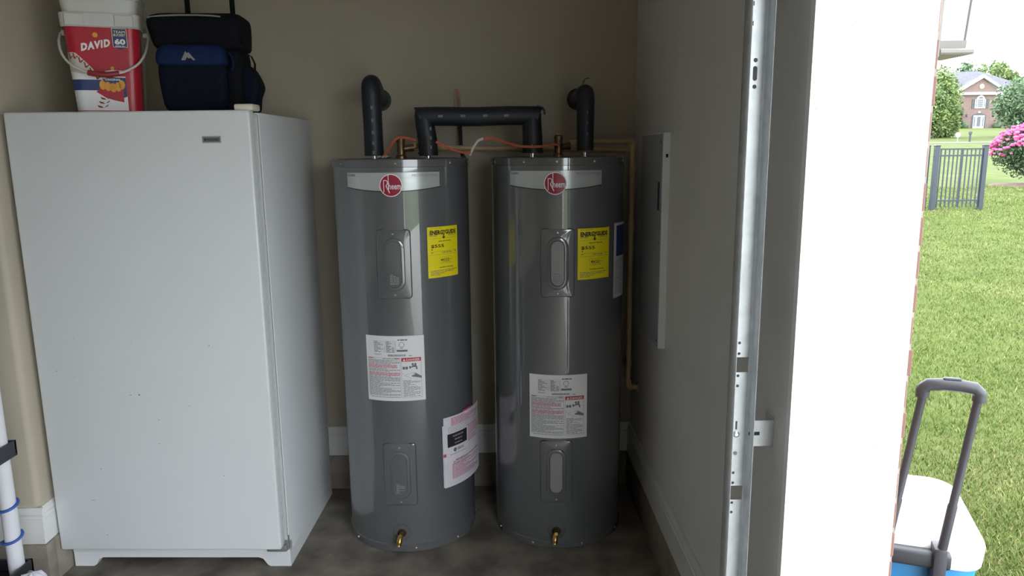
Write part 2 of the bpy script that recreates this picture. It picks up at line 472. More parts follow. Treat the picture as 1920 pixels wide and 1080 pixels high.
# blades of the near lawn
def blades(name, m, n, seed, label, hmin, hmax, ymax):
    r = np.random.default_rng(seed)
    y = 1.32 + (ymax - 1.32) * r.random(n) ** 1.7
    x = .88 + (y * .80 + .9 - .88) * r.random(n)
    keep = ~((np.hypot(x - 1.30, y - 2.2) < .24))
    if m is M_STRAW:
        keep &= r.random(n) < .12 + .88 * np.clip(np.sin(x * 2.3 + 1.7 * np.sin(y * 1.1)) * np.sin(y * 1.9 + 1.3 * np.sin(x * 1.6)) + .15, 0, 1)
    x, y = x[keep], y[keep]; n = len(x)
    z = np.interp(y, LAWN_Y, LAWN_Z) + np.where(y > 4, .03 * np.sin(x * 1.3 + y * .7) * np.sin(y * .9 - x * .4), 0) - .004
    a = r.random(n) * 2 * np.pi; h = (hmin + (hmax - hmin) * r.random(n)) * (1 + .02 * y); wd = .0007 + .0008 * r.random(n) + .00028 * y
    ln = (r.random(n) * .9 + .15) * h; la = r.random(n) * 2 * np.pi
    dx, dy = np.cos(a) * wd, np.sin(a) * wd; lx, ly = np.cos(la) * ln, np.sin(la) * ln
    v = np.empty((n, 5, 3))
    v[:, 0] = np.stack([x - dx, y - dy, z], 1); v[:, 1] = np.stack([x + dx, y + dy, z], 1)
    v[:, 2] = np.stack([x - dx * .8 + lx * .35, y - dy * .8 + ly * .35, z + h * .6], 1)
    v[:, 3] = np.stack([x + dx * .8 + lx * .35, y + dy * .8 + ly * .35, z + h * .6], 1)
    v[:, 4] = np.stack([x + lx, y + ly, z + h], 1)
    b = np.arange(n) * 5
    q = np.stack([b, b + 1, b + 3, b + 2], 1); t = np.stack([b + 2, b + 3, b + 4], 1)
    me = bpy.data.meshes.new(name)
    me.vertices.add(n * 5); me.vertices.foreach_set('co', v.reshape(-1))
    me.loops.add(n * 7); me.polygons.add(n * 2)
    me.loops.foreach_set('vertex_index', np.concatenate([q.reshape(-1), t.reshape(-1)]))
    me.polygons.foreach_set('loop_start', np.concatenate([np.arange(n) * 4, n * 4 + np.arange(n) * 3]))
    me.polygons.foreach_set('loop_total', np.concatenate([np.full(n, 4), np.full(n, 3)]))
    me.update(calc_edges=True); me.validate()
    o = obj(name, me, m, None, 0)
    o['kind'] = 'stuff'; o['label'] = label; o['category'] = 'grass'
    return o
blades('lawn_grass', M_BLADE, 280000, 3, 'short green lawn grass outside the garage', .016, .036, 19)
blades('dry_grass', M_STRAW, 130000, 4, 'dry straw-coloured grass blades scattered through the green lawn', .012, .030, 19)

# ------------------------------------------------------------------ freezer
FX, FY, FR = -1.6452, 2.5344, -0.0379
FW, FD, FH, FZ = .837, .664, 1.686, .1015
fr = thing('upright_freezer', 'tall white upright freezer with plain door and small nameplate', 'freezer', (FX, FY, 0), FR)
def cabsec(z, i): return [(FW / 2 + .0015 + x, .058 + (FD - .058) / 2 + y, z) for x, y in rr(FW - .005 - 2 * i, FD - .058 - 2 * i, .006, 3)]
b = MB().loft([cabsec(.06, 0), cabsec(FH - .012, 0), cabsec(FH - .008, .002), cabsec(FH - .006, .006)])
body = b.build('cabinet_body', M_FRZS, fr)
MB().rbox(.006, FW - .003, .046, .062, FZ + .012, FH - .012, .003, 1).build('door_gasket', M_GASKET, fr)
door = MB().rbox(0, FW - .012, 0, .047, FZ, FH, .007, 3).build('door', M_FRZ, fr)
# base with feet cut out of the kick plate
prof = [(.006, 0), (.078, 0), (.088, .006), (.095, .018), (.102, .030), (.118, .036), (FW - .122, .036), (FW - .106, .030), (FW - .098, .018), (FW - .090, .006), (FW - .080, 0), (FW - .001, 0), (FW - .001, FZ), (.006, FZ)]
MB().loft([[(x, y, z) for x, z in prof] for y in (.062, .090)]).build('kick_plate', M_FRZS, fr, smooth=0)
MB().box(.004, .012, .090, FD - .02, 0, .06).box(FW - .007, FW - .001, .090, FD - .002, 0, .0602).box(.012, FW - .007, FD - .03, FD - .02, 0, .06).build('base_skirt', M_FRZS, fr, smooth=0)
MB().rbox(FW - .082, FW - .004, .036, .070, FZ - .030, FZ - .002, .006, 2).rbox(FW - .03, FW - .0005, .048, .066, FZ - .03, FZ + .03, .004, 1).build('lower_hinge', M_GREYPL, fr)
MB().rbox(FW - .066, FW - .002, .012, .085, FH - .002, FH + .020, .006, 2).build('hinge_cover', M_BEIGEPL, fr)
bd = MB().rbox(.663, .727, -.003, .002, 1.579, 1.602, .001, 1).build('nameplate', M_SILVER, fr)
bd['label'] = 'small silver nameplate'
def onf(off): return lambda u, v: (u, -off, v)
Flat().rect(.667, 1.5825, .723, 1.5985).build('nameplate_field', M_GREYINK, bd, onf(.0034))
Flat().text('FRIGIDAIRE', .040, .0075, .699, 1.5905, .02).disc(.6735, 1.5905, .0035).build('nameplate_lettering', M_BLACKINK, bd, onf(.0038))
sp = Flat()
for (u, z, s) in ((.327, .703, .002), (.358, .704, .003), (.419, .61, .0018), (.412, .519, .0018), (.534, .662, .0015), (.624, .883, .0018), (.189, .423, .0018), (.636, .396, .0018), (.071, .793, .0018), (.148, .913, .0014), (.183, .163, .0018), (.133, .773, .0012), (.35, .90, .0012), (.39, .88, .0010), (.30, .985, .001)):
    sp.disc(u, z, s, 8)
sp.rect(.137, .3005, .153, .3018)
sp.build('specks', M_GREYINK, door, onf(.0003))

# ------------------------------------------------------------------ bucket stack on the freezer
def f2w(u, v, z=0):
    c, s = math.cos(FR), math.sin(FR)
    return (FX + u * c - v * s, FY + u * s + v * c, z)
bx, by, _ = f2w(.232, .262)
def bsec(w, r, z, k=6): return [(x, y, z) for x, y in rr(w, w, r, k)]
def bucket(name, label, z0, h, w0, w1, rz, loc):
    t = thing(name, label, 'bucket', (loc[0], loc[1], z0), rz, 'square pails stacked on the freezer')
    mb = MB()
    r = .034
    mb.loft([bsec(w0 - .012, r, 0), bsec(w0, r, .006), bsec(w1, r, h - .006), bsec(w1 - .004, r, h)], True, False)
    mb.loft([bsec(w1 - .004, r, h), bsec(w1 - .012, r, h - .002), bsec(w0 - .012, r, .01)], False, True)
    mb.build('shell', M_BUCKET, t, smooth=40)
    mb = MB()      # collar under the rim
    wc = w1 + .010
    mb.loft([bsec(wc - .008, r, h - .046), bsec(wc, r, h - .042), bsec(wc + .003, r, h - .006), bsec(wc + .002, r, h), bsec(w1 - .008, r, h)], False, False)
    mb.build('collar', M_BUCKET, t, smooth=40)
    return t
BW0, BW1, BH = .203, .240, .336
BRZ = math.radians(19)
bk = bucket('bucket', 'red and white square seed bucket with bail handle on the freezer', FH + .0005, BH, BW0, BW1, BRZ, (bx, by))
BT = thing('bucket', 'plain white lidded pail nested in the red seed bucket', 'bucket', (bx, by, FH + .052), BRZ, 'square pails stacked on the freezer')
mb = MB(); r = .034
mb.loft([bsec(.190, r, 0), bsec(.232, r, .29), bsec(.240, r, .325), bsec(.240, r, .332), bsec(.248, r, .333), bsec(.248, r, .338), bsec(.242, r, .339), bsec(.242, r, .346), bsec(.250, r, .347), bsec(.250, r, .352), bsec(.24, r, .354)], True, True)
mb.build('shell', M_BUCKET, BT, smooth=40)
MB().loft([bsec(.250, r, .3545), bsec(.256, r, .357), bsec(.256, r, .372), bsec(.248, r, .378)], True, True).build('lid', M_BUCKET, BT, smooth=40)

# label wrapped on the tapered shell: u along the outline from the front centre, v height
def bwrap(off):
    def fn(u, v):
        w = BW0 + (BW1 - BW0) * v / BH; hw = w / 2; r = .034
        flat = hw - r; s = abs(u); sg = 1 if u >= 0 else -1
        arc = r * math.pi / 2
        if s <= flat: x, y = s, -hw; nx, ny = 0, -1
        elif s <= flat + arc:
            a = (s - flat) / r
            x, y = flat + r * math.sin(a), -flat - r * math.cos(a); nx, ny = math.sin(a), -math.cos(a)
        else:
            x, y = hw, -flat + (s - flat - arc); nx, ny = 1, 0
        return (sg * (x + nx * off), y + ny * off, v)
    return fn
class Wrap(Flat):
    pass
def grid(fl, u0, u1, v0, v1, nu=28, nv=4, vt=None, vb=None):
    vs = []; fs = []
    for i in range(nu + 1):
        u = u0 + (u1 - u0) * i / nu
        a = vb(u) if vb else v0; c = vt(u) if vt else v1
        for j in range(nv + 1): vs.append((u, a + (c - a) * j / nv))
    for i in range(nu):
        for j in range(nv):
            k = i * (nv + 1) + j
            fs.append((k, k + nv + 1, k + nv + 2, k + 1))
    return fl.add(vs, fs)
lab = grid(Flat(), -.175, .175, .010, .290, 64, 6).build('paper_label', M_RED, bk, bwrap(.0008))
lab.data.update()
arc = lambda u: .208 - .0 if u < -.09 else .208 - (u + .09) * 0.9 - (u + .09) ** 2 * 3.2
white = grid(Flat(), -.128, .062, .012, .15, 40, 6, vt=lambda u: max(.02, min(.205, arc(u))) if u < .02 else max(.02, .128 - .0 * u))
white.build('white_field', M_WHITEINK, lab, bwrap(.0012))
ballf = grid(Flat(), -.126, -.0, .1, .2, 24, 3, vt=lambda u: max(.102, arc(u) - .002), vb=lambda u: .135 + max(0, (-.07 - u)) * .2)
ballf.build('baseball_field', M_BALL, lab, bwrap(.0015))
st = Flat()
for i in range(7):
    u = -.108 + i * .0155; v = arc(u) - .022 - i * .0005
    st.poly([(u - .001, v + .019), (u + .003, v + .017), (u + .006, v), (u + .001, v - .001)])
    st.poly([(u + .004, v + .003), (u + .013, v + .010), (u + .014, v + .006), (u + .005, v - .003)])
for i, (uu, vv) in enumerate(((-.018, .022), (-.012, .036), (-.006, .05), (.0, .062))):
    st.poly([(uu - .018, vv + .008), (uu - .004, vv + .004), (uu, vv - .002), (uu - .014, vv)])
    st.poly([(uu + .018, vv + .012), (uu + .006, vv + .003), (uu, vv - .001), (uu + .014, vv + .004)])
st.rect(-.036, .138, -.024, .143)
st.build('stitch_print', M_DKRED, lab, bwrap(.0018))
nb = grid(Flat(), -.126, -.014, .080, .116, 20, 1)
nb.poly([(-.012, .118), (.02, .125), (.062, .124), (.062, .06), (.05, .055), (.03, .09), (.0, .1)])
nb.build('blue_band', M_NAVYINK, lab, bwrap(.0017))
pk = Flat()
pk.poly([(-.034, .075), (-.01, .098), (.022, .105), (.052, .098), (.05, .04), (.02, .047), (-.005, .055)])
pk.build('packet_print', M_RED, lab, bwrap(.0021))
sd = Flat()
for (cu, cv) in ((-.012, .098), (.004, .094), (.02, .090), (.036, .093), (.048, .100)):
    sd.disc(cu, cv, .0105, 10, .016)
sd.disc(-.018, .2645, .0085, 12)
sd.disc(.024, .1555, .006, 12)
sd.build('seed_print', M_GOLD, lab, bwrap(.0025))
wt = Flat()
tx = text2d('DAVID', .092, .026, .06, 0.1, -.020, 0.232, 1.22)
wt.add([(u, v + (u + .018) * .2) for u, v in tx[0]], tx[1])
wt.text('TEAM', .036, .0090, .0570, .2765, 0).text('BUCKET', .036, .0070, .0570, .2665, .02).text('60', .034, .020, .0570, .2445, .05)
wt.text('ORIGINAL', .050, .0075, .022, .1170, .02).lines(.0, .042, .132, .126, 1, random.Random(3))
wt.frame(.034, .226, .080, .2885, .0014).lines(.041, .073, .2315, .2285, 1, random.Random(2), .8, 0)
wt.lines(.005, .04, .024, .016, 2, random.Random(5))
wt.poly([(.0, .146), (.024, .150), (.06, .1475), (.06, .1385), (.03, .1405), (.0, .1375)])
wt.build('white_print', M_WHITEINK, lab, bwrap(.0028))
sh = Flat().poly([(.0355, .2605), (.0785, .2605), (.0785, .2275), (.057, .2185), (.0355, .2275)])
sh.build('shield_print', M_NAVYINK, lab, bwrap(.0020))
Flat().rect(.0355, .2615, .0785, .288).build('shield_top_print', M_SLATEINK, lab, bwrap(.0020))
# bail handle hanging on the front
hp = []
for i in range(29):
    t = i / 28.0; a = math.pi * t
    x = -.146 * math.cos(a) * (1 - .04 * math.cos(a) ** 2); drop = .150 * math.sin(a) ** .75
    hp.append((x, -.02 - .128 * math.sin(a) ** .5, BH - .056 - drop))
bh = MB().tube(hp, .0042, 8).build('bail_handle', M_BUCKET, bk)
gp = [p for p in hp if abs(p[0]) < .060]
MB().tube([(gp[0][0], gp[0][1], gp[0][2])] + gp[1:], .0092, 12).build('grip', M_DKRED, bh)
MB().lathe([(.010, 0), (.010, .014), (.007, .016)], 12, (BW1 / 2 + .002, -.02, BH - .055), 'x').build('handle_lug', M_BUCKET, bk)
MB().lathe([(.010, -.014), (.010, 0)], 12, (-BW1 / 2 - .002, -.02, BH - .055), 'x').build('handle_lug', M_BUCKET, bk)
for x in (-.076, .076):
    MB().rbox(x - .030, x + .030, -BW1 / 2 - .010, -BW1 / 2 + .004, BH - .044, BH - .003, .003, 1).build('collar_tab', M_BUCKET, bk)

# ------------------------------------------------------------------ rolling soft cooler bag on the freezer
gx, gy, _ = f2w(.580, .205)
bag = thing('cooler_bag', 'black and blue soft-sided rolling cooler bag on the freezer', 'bag', (gx, gy, FH + .0005), FR + math.radians(6))
def soft(name, secs, m, k=6, parent=bag, r=.03):
    mb = MB(); rings = []
    for (z, x0, x1, y0, y1) in secs:
        rings.append([((x0 + x1) / 2 + x, (y0 + y1) / 2 + y, z) for x, y in rr(x1 - x0, y1 - y0, r, k)])
    mb.loft(rings)
    o = mb.build(name, m, parent, smooth=60)
    sm = o.modifiers.new('soft', 'SUBSURF'); sm.levels = 1; sm.render_levels = 1
    return o
soft('main_body', [(0, -.115, .138, .0, .12), (.004, -.125, .146, -.006, .13), (.10, -.132, .154, -.010, .14), (.20, -.136, .156, -.012, .14), (.235, -.132, .156, -.010, .14)], M_BAGBLK)
soft('top_compartment', [(.216, -.132, .158, -.020, .14), (.226, -.142, .162, -.032, .145), (.275, -.152, .164, -.038, .145), (.314, -.160, .166, -.042, .145), (.334, -.152, .162, -.030, .14), (.343, -.12, .145, .0, .13), (.346, -.08, .12, .03, .10)], M_BAGBLK)
pf = soft('front_pocket', [(.004, -.112, .098, -.040, .03), (.02, -.118, .103, -.048, .03), (.10, -.126, .108, -.054, .03), (.165, -.128, .108, -.054, .03), (.185, -.12, .10, -.04, .03)], M_BAGNAVY)
flap = soft('pocket_flap', [(.158, -.122, .104, -.056, .02), (.166, -.130, .112, -.064, .02), (.205, -.128, .110, -.062, .02), (.228, -.118, .100, -.050, .02), (.236, -.100, .084, -.03, .02)], M_BAGBLUE)
lg = Flat()
lg.poly([(-.034, .176), (-.018, .206), (-.012, .199), (-.008, .203), (.014, .176), (.006, .176), (-.002, .184), (-.008, .181), (-.013, .187), (-.02, .176)])
lg.build('mountain_emblem', M_PIPING, flap, lambda u, v: (u, -.0640, v))
pip = MB().tube([(-.146, -.031, .322), (-.10, -.033, .327), (-.04, -.031, .330), (.02, -.030, .330), (.07, -.031, .328), (.10, -.033, .324)], .0032, 8)
pip.build('zip_piping', M_PIPING, bag)
soft('side_pocket', [(.002, .11, .182, .02, .12), (.02, .11, .186, .02, .13), (.06, .11, .186, .02, .13), (.085, .11, .203, .02, .13), (.105, .11, .205, .02, .12), (.14, .11, .190, .02, .12), (.175, .11, .170, .03, .11)], M_BAGNAVY, r=.018)
MB().ribbon([(.154, .04, .215), (.178, .04, .20), (.188, .04, .175), (.186, .04, .15), (.172, .04, .13)], .02, .003, (0, 1, 0)).build('side_strap', M_BAGBLK, bag)
MB().rbox(-.142, -.122, .05, .08, .10, .135, .003, 1).build('side_buckle', M_BAGBLK, bag)
MB().ribbon([(.118, -.022, .205), (.130, -.028, .185), (.132, -.030, .165), (.124, -.026, .145)], .022, .003, (0, 1, 0)).build('blue_strap', M_BAGBLUE, bag)
hd = MB().rbox(-.0715, .1055, .128, .152, .555, .585, .008, 2).build('handle_grip', M_BAGBLK, bag)
for x in (-.063, .097):
    MB().rbox(x - .0085, x + .0085, .133, .147, .20, .56, .003, 1).build('handle_tube', M_BAGBLK, bag)

# ------------------------------------------------------------------ water heaters
TR, TH = .2619, 1.52
def cyl(th0, off):
    """label coordinates -> tank surface; th0 in degrees from the side facing the camera (-y)"""
    def fn(u, v):
        a = math.radians(th0) + u / TR
        return ((TR + off) * math.sin(a), -(TR + off) * math.cos(a), v)
    return fn
def patch(name, m, par, th0, w, z0, z1, off=.0006, thick=.0006, lowv=None, n=16):
    fn = cyl(th0, off); fi = cyl(th0, off - thick)
    mb = MB(); rings = []
    for i in range(n + 1):
        u = -w / 2 + w * i / n
        lo = lowv(u) if lowv else z0
        rings.append([fi(u, lo), fn(u, lo), fn(u, z1), fi(u, z1)])
    mb.loft(rings)
    return mb.build(name, m, par, smooth=30)
def small_screw():
    mb = MB().lathe([(.0048, 0), (.0048, -.0022), (.0030, -.0034)], 8, axis='y')
    me = bpy.data.meshes.new('screw'); me.from_pydata(mb.v, [], mb.f); me.materials.append(M_SCREW); me.update()
    return me
SCREW = small_screw()

def access_panel(par, th0, zc, w=.122, h=.252, plastic=False, note=True):
    fn3 = lambda u, v, o: cyl(th0, o)(u, v + zc)
    def ring(ww, hh, r, o, k=6): return [fn3(x, y, o) for x, y in rr(ww, hh, r, k)]
    mb = MB()
    mb.loft([ring(w, h, .012, -.002), ring(w, h, .012, .0035), ring(w - .006, h - .006, .010, .0048)], False, False)
    # plate between the outer edge and the oval, in strips that follow the curve
    ov = dict(w1=.078, h1=.196)
    mb.loft([ring(w - .006, h - .006, .010, .0048), ring((w + ov['w1']) / 2, (h + ov['h1']) / 2, .024, .0050), ring(ov['w1'], ov['h1'], .039, .0050),
             ring(.072, .190, .036, .0085), ring(.064, .182, .032, .0095), ring(.054, .172, .027, .0095), ring(.048, .166, .024, .0060), ring(.024, .142, .012, .0058), ring(.002, .12, .001, .0058)], False, True)
    p = mb.build('access_panel', M_PANEL, par, smooth=30)
    # dark joint around the plate
    mb = MB()
    mb.loft([ring(w + .0035, h + .0035, .0135, .0003), ring(w - .001, h - .001, .012, .0005)], False, False)
    mb.build('panel_joint', M_DARK, p, smooth=0)
    if plastic:
        mb = MB().loft([ring(.046, .164, .023, .0062), ring(.044, .162, .022, .0078), ring(.020, .138, .010, .0078), ring(.002, .12, .001, .0078)], False, True)
        mb.build('panel_cover', M_PANELPL, p, smooth=40)
    if note:
        fl = Flat(); rs = random.Random(int(zc * 100))
        fl.lines(-.016, .016, -.035, -.075, 8, rs, .35)
        fl.build('panel_notice', M_FAINTINK if not plastic else M_GREYINK, p, lambda u, v: fn3(u, v, .0084 if plastic else .0068))
    for s in (-1, 1):
        a = math.radians(th0)
        place('screw', SCREW, p, ((TR + .0055) * math.sin(a), -(TR + .0055) * math.cos(a), zc + s * .112), (0, 0, a))
    return p

def tank(label, loc, ang, spec):
    t = thing('water_heater', label, 'water heater', loc, 0, 'tall grey electric water heaters')
    body = MB().lathe([(TR - .003, .028), (TR - .0015, .030), (TR - .0015, 1.4905), (TR - .004, 1.492)], 96, cap0=False, cap1=False)
    body.build('tank_jacket', M_TANK, t, smooth=30)
    MB().lathe([(TR - .03, 0), (TR - .002, 0), (TR + .0012, .003), (TR + .0012, .029), (TR - .0012, .031)], 96, cap1=False).build('bottom_band', M_TANKBAND, t, smooth=30)
    MB().lathe([(TR - .0010, 1.489), (TR + .0012, 1.4905), (TR + .0012, 1.516), (TR - .003, 1.5195), (TR - .014, 1.520), (TR - .020, 1.514), (TR - .05, 1.513), (.04, 1.516), (.002, 1.516)], 96, cap0=False).build('top_cap', M_TANKBAND, t, smooth=25)
    for k, th in enumerate(spec['capscrews']):
        a = math.radians(th)
        place('screw', SCREW, t, ((TR + .001) * math.sin(a), -(TR + .001) * math.cos(a), 1.503), (0, 0, a))
    for th in spec['botscrews']:
        a = math.radians(th)
        place('screw', SCREW, t, ((TR + .001) * math.sin(a), -(TR + .001) * math.cos(a), .016), (0, 0, a))
    # brand banner
    bth = spec['banner']; W = math.radians(79.3) * TR
    low = lambda u: 1.405 + .0145 * (abs(u) / (W / 2)) ** 1.8
    bn = patch('brand_banner', M_BANNER, t, bth, W, 1.42, 1.4715, lowv=low, n=28)
    fl = Flat()
    n = 28
    vs = []; 
    for i in range(n + 1):
        u = -W / 2 + W * i / n; vs += [(u, low(u) - .0028), (u, low(u) + .0006)]
    fl.add(vs, [(2 * i, 2 * i + 2, 2 * i + 3, 2 * i + 1) for i in range(n)])
    fl.build('banner_edge', M_BLACKINK, bn, cyl(bth, .0009))
    Flat().text('CLASSIC', .038, .0072, -W / 2 + .024, 1.4625, .02, .15).build('banner_lettering', M_BLACKINK, bn, cyl(bth, .0012))
    Flat().lines(-W / 2 + .048, -W / 2 + .072, 1.4652, 1.4598, 1, random.Random(4)).build('banner_small_print', M_FAINTINK, bn, cyl(bth, .0012))
    Flat().text('PROFESSIONAL', .100, .0085, W / 2 - .056, 1.461, .0).build('banner_lettering', M_GREYINK, bn, cyl(bth, .0012))
    lth = spec['logo']
    lgo = Flat().disc(0, 1.4265, .0395, 40).build('round_badge', M_LOGORED, t, cyl(lth, .0024))
    lgo['label'] = 'round crimson brand badge with white rim'
    Flat().ring(0, 1.4265, .0375, .0405, 40).build('badge_rim', M_WHITEINK, lgo, cyl(lth, .0030))
    wl = Flat().text('heem', .043, .023, .0135, 1.4235, .015)
    z0 = 1.4265
    wl.rect(-.0265, z0 - .024, -.0238, z0 + .019).rect(-.0098, z0 - .0135, -.0070, z0 + .0375)
    wl.poly([(-.0265, z0 + .019), (-.016, z0 + .0195), (-.0105, z0 + .014), (-.0105, z0 + .005), (-.016, z0 - .002), (-.018, z0 + .0005), (-.0135, z0 + .006), (-.0135, z0 + .013), (-.017, z0 + .0165), (-.0238, z0 + .016)])
    wl.poly([(-.018, z0 + .0005), (-.015, z0 - .001), (-.003, z0 - .026), (-.006, z0 - .028), (-.018, z0 - .004)])
    wl.build('badge_lettering', M_WHITEINK, lgo, cyl(lth, .0030))
    # energy label
    eth, ez = spec['energy']; EW, EH = .140, .189
    eg = patch('energy_label', M_YELLOW, t, eth, EW, ez - EH, ez)
    y = lambda d: ez - d
    fl = Flat()
    fl.text('ENERGYGUIDE', EW - .020, .0165, .0, y(.021), .045)
    fl.poly([(-.0035, y(.026)), (.0005, y(.026)), (.0005, y(.038)), (.006, y(.038)), (-.0015, y(.046)), (-.009, y(.038)), (-.0035, y(.038))])
    fl.text('$555', .056, .0135, -.029, y(.072), .02).poly([(-.056, y(.082)), (-.050, y(.082)), (-.053, y(.088))])
    fl.text('4622', .040, .0105, .002, y(.124), .015).rect(.024, y(.1255), .030, y(.1235))
    fl.lines(-.025, .045, y(.052), y(.056), 1, random.Random(1)).lines(-.022, .05, y(.150), y(.154), 1, random.Random(8))
    fl.build('energy_lettering', M_BLACKINK, eg, cyl(eth, .0011))
    fl = Flat()
    rs = random.Random(11)
    fl.lines(-.062, -.03, y(.0285), y(.036), 3, rs, .4).lines(.02, .062, y(.0285), y(.036), 3, rs, .4).lines(-.06, .06, y(.004), y(.007), 1, rs, .4)
    fl.rect(-.063, y(.0435), .063, y(.0428)).rect(-.05, y(.092), .056, y(.0913)).rect(-.063, y(.1035), .063, y(.1028))
    fl.lines(-.01, .035, y(.094), y(.099), 1, rs, .5).lines(-.058, -.048, y(.093), y(.097), 1, rs, .6).lines(.05, .06, y(.093), y(.097), 1, rs, .6)
    fl.frame(-.022, y(.137), .035, y(.113), .0006).lines(-.012, .028, y(.131), y(.134), 1, rs, .5)
    fl.lines(-.062, .06, y(.160), y(.182), 4, rs, .35)
    fl.build('energy_small_print', M_GREYINK, eg, cyl(eth, .0011))
    # rating and warning label
    rth, rz = spec['rating']; RW, RH = .225, .252
    rl = patch('rating_label', M_PAPER, t, rth, RW, rz - RH, rz)
    y = lambda d: rz - d
    rs = random.Random(21)
    fl = Flat()
    for i in range(8):
        fl.rect(-.078, y(.0195 + i * .0056), -.0 + .006, y(.0190 + i * .0056))
        fl.lines(-.078, -.062 + .01 * (i % 3), y(.0205 + i * .0056), y(.0240 + i * .0056), 1, rs, .6, 0)
        fl.lines(-.03, -.016 + .006 * (i % 2), y(.0205 + i * .0056), y(.0240 + i * .0056), 1, rs, .7, 0)
        if i > 3: fl.lines(-.008, .002, y(.0205 + i * .0056), y(.0240 + i * .0056), 1, rs, .7, 0)
    fl.rect(.006, y(.064), .0068, y(.019)).rect(-.037, y(.064), -.0364, y(.042)).rect(-.016, y(.064), -.0154, y(.042))
    fl.lines(-.078, -.05, y(.068), y(.074), 2, rs, .4)
    fl.lines(.014, .05, y(.012), y(.018), 1, rs, .8, 0)
    fl.ring(.029, y(.033), .0085, .0102, 24).lines(.022, .037, y(.045), y(.048), 1, rs, .7, 0)
    fl.rect(.010, y(.060), .050, y(.0525))
    uu = -.024
    while uu < .043:
        w = rs.uniform(.0008, .0026); fl.rect(uu, y(.078), uu + w, y(.0705)); uu += w + rs.uniform(.0006, .0015)
    fl.rect(.054, y(.0775), .065, y(.0750))
    # body print, dark rows
    fl.lines(-.045, .0, y(.0855), y(.0885), 1, rs, .6, 0)
    for (a, b_, n_) in ((.0905, .109, 6), (.125, .138, 4), (.155, .232, 26)):
        fl.lines(-.104, .019, y(a), y(b_), n_, rs, .48, .3)
    fl.lines(-.098, .02, y(.2365), y(.240), 1, rs, .4, 0)
    fl.frame(-.106, y(.236), .0215, y(.084), .0008).frame(.0255, y(.240), .099, y(.084), .0008)
    # picture: taps, spout, basin and hand
    fl.disc(.034, y(.1235), .0050, 12, .0062).disc(.0445, y(.1235), .0050, 12, .0062).disc(.057, y(.121), .0038, 10, .0055)
    fl.poly([(.058, y(.124)), (.066, y(.114)), (.080, y(.113)), (.084, y(.122)), (.0845, y(.130)), (.079, y(.130)), (.078, y(.121)), (.068, y(.121))])
    fl.disc(.067, y(.1095), .0045, 10).disc(.077, y(.1095), .0045, 10)
    fl.poly([(.029, y(.1475)), (.0995, y(.124)), (.0995, y(.1228)), (.029, y(.1463))]).poly([(.036, y(.1525)), (.07, y(.141)), (.07, y(.1402)), (.035, y(.1518))]).poly([(.036, y(.1525)), (.062, y(.165)), (.062, y(.1658)), (.035, y(.1530))])
    fl.poly([(.062, y(.153)), (.073, y(.151)), (.066, y(.145)), (.076, y(.149)), (.0715, y(.141)), (.082, y(.147)), (.0995, y(.158)), (.0995, y(.1655)), (.078, y(.160)), (.064, y(.158))])
    fl.lines(.030, .094, y(.170), y(.236), 16, rs, .42, .4)
    fl.build('rating_print', M_GREYINK, rl, cyl(rth, .0011))
    fl = Flat()
    fl.lines(-.104, -.082, y(.0845), y(.0885), 1, rs, .8, 0).lines(.0, .019, y(.0845), y(.0885), 1, rs, .8, 0)
    fl.lines(-.104, .01, y(.1095), y(.124), 5, rs, .6, .2).lines(-.104, .019, y(.1395), y(.154), 5, rs, .6, .3)
    fl.build('warning_print', M_PINKINK, rl, cyl(rth, .0011))
    bnr = Flat().rect(.0263, y(.0985), .0982, y(.0848)).build('danger_banner', M_REDINK, rl, cyl(rth, .0012))
    fl = Flat().text('DANGER', .050, .0085, .0690, y(.0917), .01).poly([(.031, y(.096)), (.041, y(.096)), (.036, y(.0872))])
    fl.build('danger_lettering', M_WHITEINK, rl, cyl(rth, .0016))
    access_panel(t, spec['panel'][0], spec['panel'][1], plastic=spec['plastic'])
    access_panel(t, spec['panel2'][0], spec['panel2'][1], plastic=spec['plastic'], note=not spec['plastic'])
    # drain valve
    dth, dz = spec['drain']
    fn3 = lambda u, v, o: cyl(dth, o)(u, v + dz)
    circ = lambda r, o: [fn3(r * math.cos(2 * math.pi * k / 24), r * math.sin(2 * math.pi * k / 24), o) for k in range(24)]
    dv = MB().loft([circ(.035, .0), circ(.034, .002), circ(.018, .0032), circ(.0165, .0015)], False, False).build('drain_escutcheon', M_TANKBAND, t, smooth=25)
    MB().loft([circ(.0168, .0012), circ(.001, .0010)], False, True).build('drain_recess', M_DARK, dv, smooth=0)
    a = math.radians(dth); nx, ny = math.sin(a), -math.cos(a); r0 = TR
    P = lambda o, dx, dzz: ((r0 + o) * nx + dx * math.cos(a), (r0 + o) * ny + dx * math.sin(a), dz + dzz)
    mb = MB().tube([P(-.01, 0, 0), P(.018, -.001, -.001), P(.026, -.002, -.005), P(.034, -.004, -.016), P(.038, -.005, -.024), P(.039, -.0055, -.026), P(.042, -.006, -.034)],
                   [.0085, .0085, .010, .0115, .0115, .0095, .0095], 14)
    mb.tube([P(.018, 0, .002), P(.036, 0, .006)], [.0055, .0065], 10)
    mb.build('drain_valve', M_BRASS, t, smooth=40)
    # relief valve standing on the top
    tx, ty = spec['tp']
    rv = MB().lathe([(.021, 1.514), (.021, 1.527), (.0155, 1.533), (.0155, 1.582), (.017, 1.586), (.017, 1.597), (.011, 1.603)], 18, (tx, ty, 0))
    rv.tube([(tx, ty, 1.555), (tx + .045, ty + .02, 1.560)], [.012, .0145], 14)
    rv.build('relief_valve', M_BRONZE, t, smooth=40)
    MB().ribbon([(tx - .012, ty, 1.604), (tx + .004, ty, 1.607), (tx + .016, ty, 1.600)], .014, .002, (0, 1, 0)).build('relief_lever', M_BRONZE, t)
